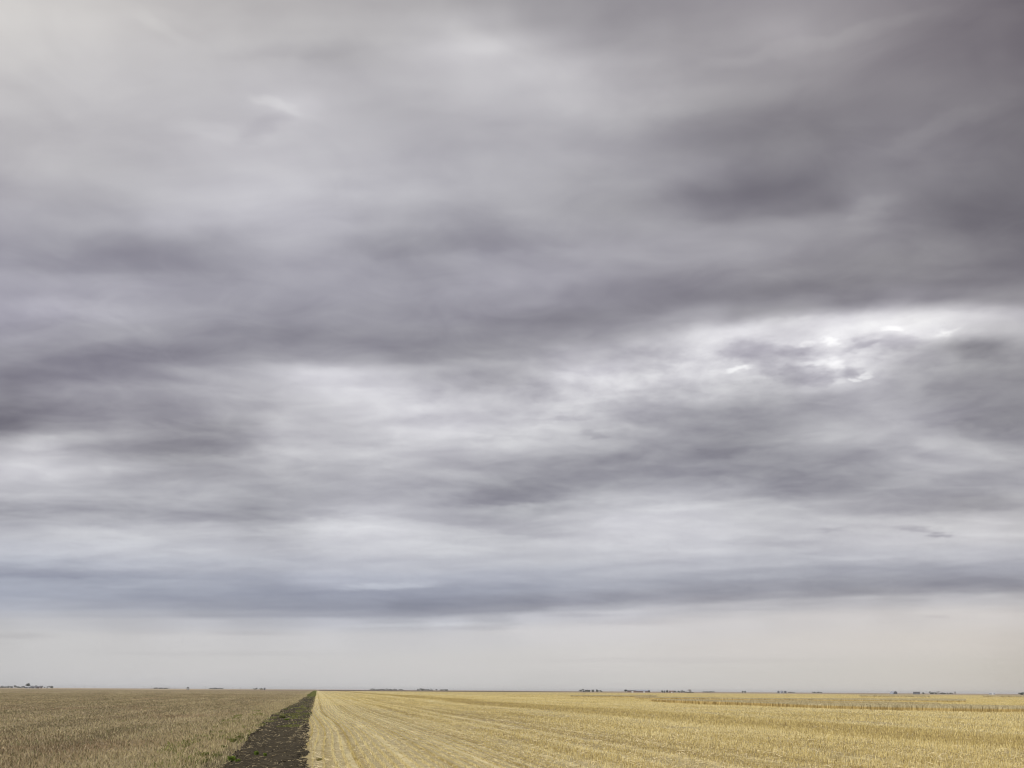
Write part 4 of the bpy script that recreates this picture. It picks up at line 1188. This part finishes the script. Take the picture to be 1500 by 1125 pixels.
# far left farmyard
belt(-6, 9.5, 2300, 3.4, 'low dark tree clump at the very left end of the horizon', 11)
belt(12, 18.5, 2300, 3.4, 'small dark tree clump left of the long tree row of the left farmyard', 12)
belt(21, 37, 2300, 3.9, 'long dark tree row on the left horizon, joining the tall tree', 13)
tree(41, 2250, 6.2, 6.6, 'tall dark broad tree, highest of the far left farmyard', seed=24, trunkfrac=0.12)
shed(40.5, 2200, 6.5, 3.0, 'pale blue-grey shed below the tall tree on the left horizon', M_BLUE, M_STEEL)
shed(50, 2250, 8, 3.0, 'long blue-grey shed right of the tall tree on the left horizon', M_BLUE, M_STEELD, depth=12)
shed(57.5, 2250, 6, 3.2, 'brown-walled shed at the right end of the far left farmyard', M_RED, M_STEELD)
belt(44, 61, 2350, 3.9, 'thin tree row behind the sheds of the left farmyard', 15)
belt(68, 77, 2300, 3.6, 'separate dark tree clump standing right of the left farmyard', 16)
for k, (px, hp) in enumerate([(110, 3.6), (124, 4.6), (139, 4.0), (211, 4.0), (222, 4.4), (248, 4.2), (256, 4.4), (301, 4.8), (327, 3.8), (341, 3.8), (352, 3.6)]):
    names = ['leftmost thin utility pole on the horizon', 'taller utility pole, second from the left on the horizon', 'third thin utility pole from the left on the horizon',
             'utility pole at the left end of the low bushes, left of the arched shed', 'utility pole just left of the longest low bush row',
             'left one of two utility poles close before the arched shed', 'right one of two utility poles close before the arched shed',
             'tallest thin utility pole, first right of the arched shed', 'utility pole at the right end of the low bush row past the arched shed',
             'utility pole midway between the arched shed and the small dark shed', 'last thin utility pole before the far bushes and dark shed']
    pole(px, 2000, hp, names[k])
belt(225, 231, 2600, 2.6, 'short low bush row on the left horizon left of the arched shed', 17)
belt(233, 246, 2600, 2.3, 'faint low bush row between two poles left of the arched shed', 18)
belt(308, 326, 2700, 2.4, 'faint low bush row right of the arched shed', 19)
belt(371, 377, 2500, 2.4, 'tiny bush clump left of the small dark shed', 20)
belt(380.5, 386, 2500, 2.5, 'tiny bush clump touching the small dark shed', 21)
arch_shed(275.3, 1700, 3.6, 4.3, 'small dark arched shed with pale door alone on the left horizon', M_STEELD, M_STEELD, M_DOOR)
shed(387.6, 1900, 2.2, 3.4, 'tiny dark square shed on the horizon left of the soil strip', M_STEELD, M_STEELD, depth=4, door=False)

# middle skyline
belt(543, 549.5, 3000, 3.0, 'small tree clump, first on the horizon right of the soil strip', 31)
belt(551.5, 581, 3100, 2.4, 'long low tree row on the horizon behind the ploughed field', 32)
belt(584, 591, 3100, 2.1, 'faint short bush row right of the long low tree row', 33)
belt(610.5, 615, 2900, 2.1, 'tiny bush clump left of the rounded tree behind the ploughed field', 34)
tree(618, 2800, 5.2, 3.3, 'rounded dark tree standing out behind the ploughed field', seed=35, trunkfrac=0.1)
belt(622, 634, 2900, 2.5, 'ragged low tree row right of the rounded tree', 36)
tree(639.5, 2900, 1.8, 2.5, 'tiny lone tree between two low tree rows behind the ploughed field', seed=37, trunkfrac=0.15)
belt(644, 656.5, 2900, 2.4, 'last low tree row behind the ploughed field', 38)
belt(850, 871, 2000, 3.8, 'solid dark clipped shelterbelt in the middle of the horizon', 41)
tree(874.5, 2000, 2.6, 3.8, 'small rounded tree right beside the solid dark shelterbelt', seed=42, trunkfrac=0.1)
belt(877, 883, 2000, 2.8, 'low bushes at the right end of the solid dark shelterbelt', 43)
tree(916.5, 1900, 4.6, 4.2, 'dark rounded tree at the left end of the long brown barn', seed=44, trunkfrac=0.1)
shed(925, 1850, 12, 3.2, 'long low rusty brown barn in the middle of the horizon', M_RED, M_STEELD, depth=14)
shed(941, 1950, 20, 3.7, 'longest barn, with blue-grey roof, right of the brown barn', M_RED, M_BLUE, depth=26, roofrise=0.5)
tree(951, 1900, 2.0, 3.6, 'narrow dark tree at the right end of the longest barn', seed=45, trunkfrac=0.1)
for k, (px, w, h, s) in enumerate([(970, 2.4, 4.0, 46), (973.6, 2.0, 2.8, 47), (977, 2.6, 4.0, 48), (988.8, 2.4, 3.0, 49)]):
    tree(px, 1700, w, h, ['upright dark tree, first right of the longest barn', 'short bush between two upright dark trees right of the barns',
                          'upright dark tree, second right of the longest barn', 'small round tree between the low brown shed and the low hedge'][k], seed=s, trunkfrac=0.1)
shed(983.3, 1750, 7, 3.0, 'low brown shed between small dark trees left of the bare tree', M_RED, M_RED, depth=8)
belt(992, 1004, 1750, 2.9, 'low grey hedge just left of the lone bare tree', 50)
tree(1011, 1650, 5.2, 6.4, 'lone round bare grey tree, tallest on the middle horizon', bare=True, seed=51, trunkfrac=0.22)
belt(1004, 1016, 1640, 1.9, 'low scrub round the foot of the lone bare tree', 52)
belt(1030, 1046, 2400, 2.2, 'faint low bush row right of the lone bare tree', 53)
for px, s, l in ((1088, 54, 'left one of two tiny bushes between bare tree and bins'), (1091.3, 55, 'right one of two tiny bushes between bare tree and bins')):
    tree(px, 1900, 1.7, 2.9, l, name='bush', seed=s, trunkfrac=0.05)
grain_bin(1140.3, 1900, 3.0, 3.9, 'leftmost dark bin of the cluster of three', M_STEELD, 'grain bin cluster')
grain_bin(1145, 1930, 4.6, 4.1, 'widest grey bin in the middle of the cluster of three', M_BLUE, 'grain bin cluster')
grain_bin(1150.2, 1900, 3.8, 3.9, 'rightmost dark bin of the cluster of three', M_STEELD, 'grain bin cluster')
belt(1155, 1164, 2700, 2.2, 'faint low trees right of the bin cluster', 56)
belt(1190, 1204, 2900, 2.2, 'faint long tree row midway between the bins and the domed shed', 57)
# right skyline
arch_shed(1309, 1900, 6.4, 4.2, 'grey domed shed with dark door on the right horizon', M_BLUE, M_STEELD, M_STEELD, turn=0.5)
shed(1342.5, 1750, 9.0, 3.7, 'dark boxy shed standing alone on the right horizon', M_STEELD, M_STEELD, depth=12, roofrise=0.1, door=False)
tree(1352, 1800, 2.2, 2.8, 'tiny bush right beside the dark boxy shed', name='bush', seed=61, trunkfrac=0.05)
belt(1361.5, 1371, 1850, 3.5, 'dark bushes in front of the pale bare tree on the right horizon', 62)
tree(1374, 1800, 5.0, 4.7, 'pale bare spreading tree behind dark bushes on the right horizon', bare=True, seed=63, trunkfrac=0.3)
belt(1377, 1395, 1900, 2.5, 'low tree row between two pale bare trees on the right horizon', 64)
tree(1399.5, 1850, 3.0, 4.2, 'thin pale bare tree at the right end of the low tree row', bare=True, seed=65, trunkfrac=0.3)
shed(1453, 2300, 8, 2.5, 'low pale roofed shed near the right edge of the horizon', M_BLUE, M_STEEL, depth=10)
tree(1496.5, 1800, 6.2, 3.8, 'dark round tree at the right edge of the picture', seed=66, trunkfrac=0.08)


ORD = 'first second third fourth fifth sixth seventh eighth ninth tenth last'.split()


def fence_posts():
    me = None
    for k, px in enumerate((700, 706, 710.5, 715, 719, 723.5, 727, 730.5, 734, 738.5, 744)):
        x, y = bearing(px, 1150)
        h = 1.35 + 0.2 * math.sin(px * 1.7)
        if me is None:
            m = Mesh()
            m.tube([(0, 0, -.1), (0, 0, 0.97), (0, 0, 1.0)], [0.16, 0.15, 0.1], 8)
            o = m.build('fence_post', M_WOOD)
            me = o.data
        else:
            o = link('fence_post', me)
        o.location = (x, y, 0)
        o.scale = (1.0, 1.0, h)
        tag(o, ORD[k] + ' thin fence post from the left, in front of the ploughed field', 'fence post', 'fence posts at the far end of the stubble')


fence_posts()

# ------------------------------------------------------------------ air
def build_haze():
    m = bpy.data.materials.new('haze_air')
    m.use_nodes = True
    n = NT(m.node_tree)
    out = n.new('ShaderNodeOutputMaterial')
    v = n.new('ShaderNodeVolumePrincipled')
    v.inputs['Color'].default_value = (0.88, 0.89, 0.92, 1)
    v.inputs['Density'].default_value = 0.00007
    v.inputs['Anisotropy'].default_value = 0.2
    n.t.links.new(v.outputs[0], out.inputs['Volume'])
    o = Mesh().box((0, 0, 8.0), (26000, 26000, 20.0)).build('haze', m)
    tag(o, 'thin pale air haze lying over the far country', 'haze', kind='stuff')


build_haze()
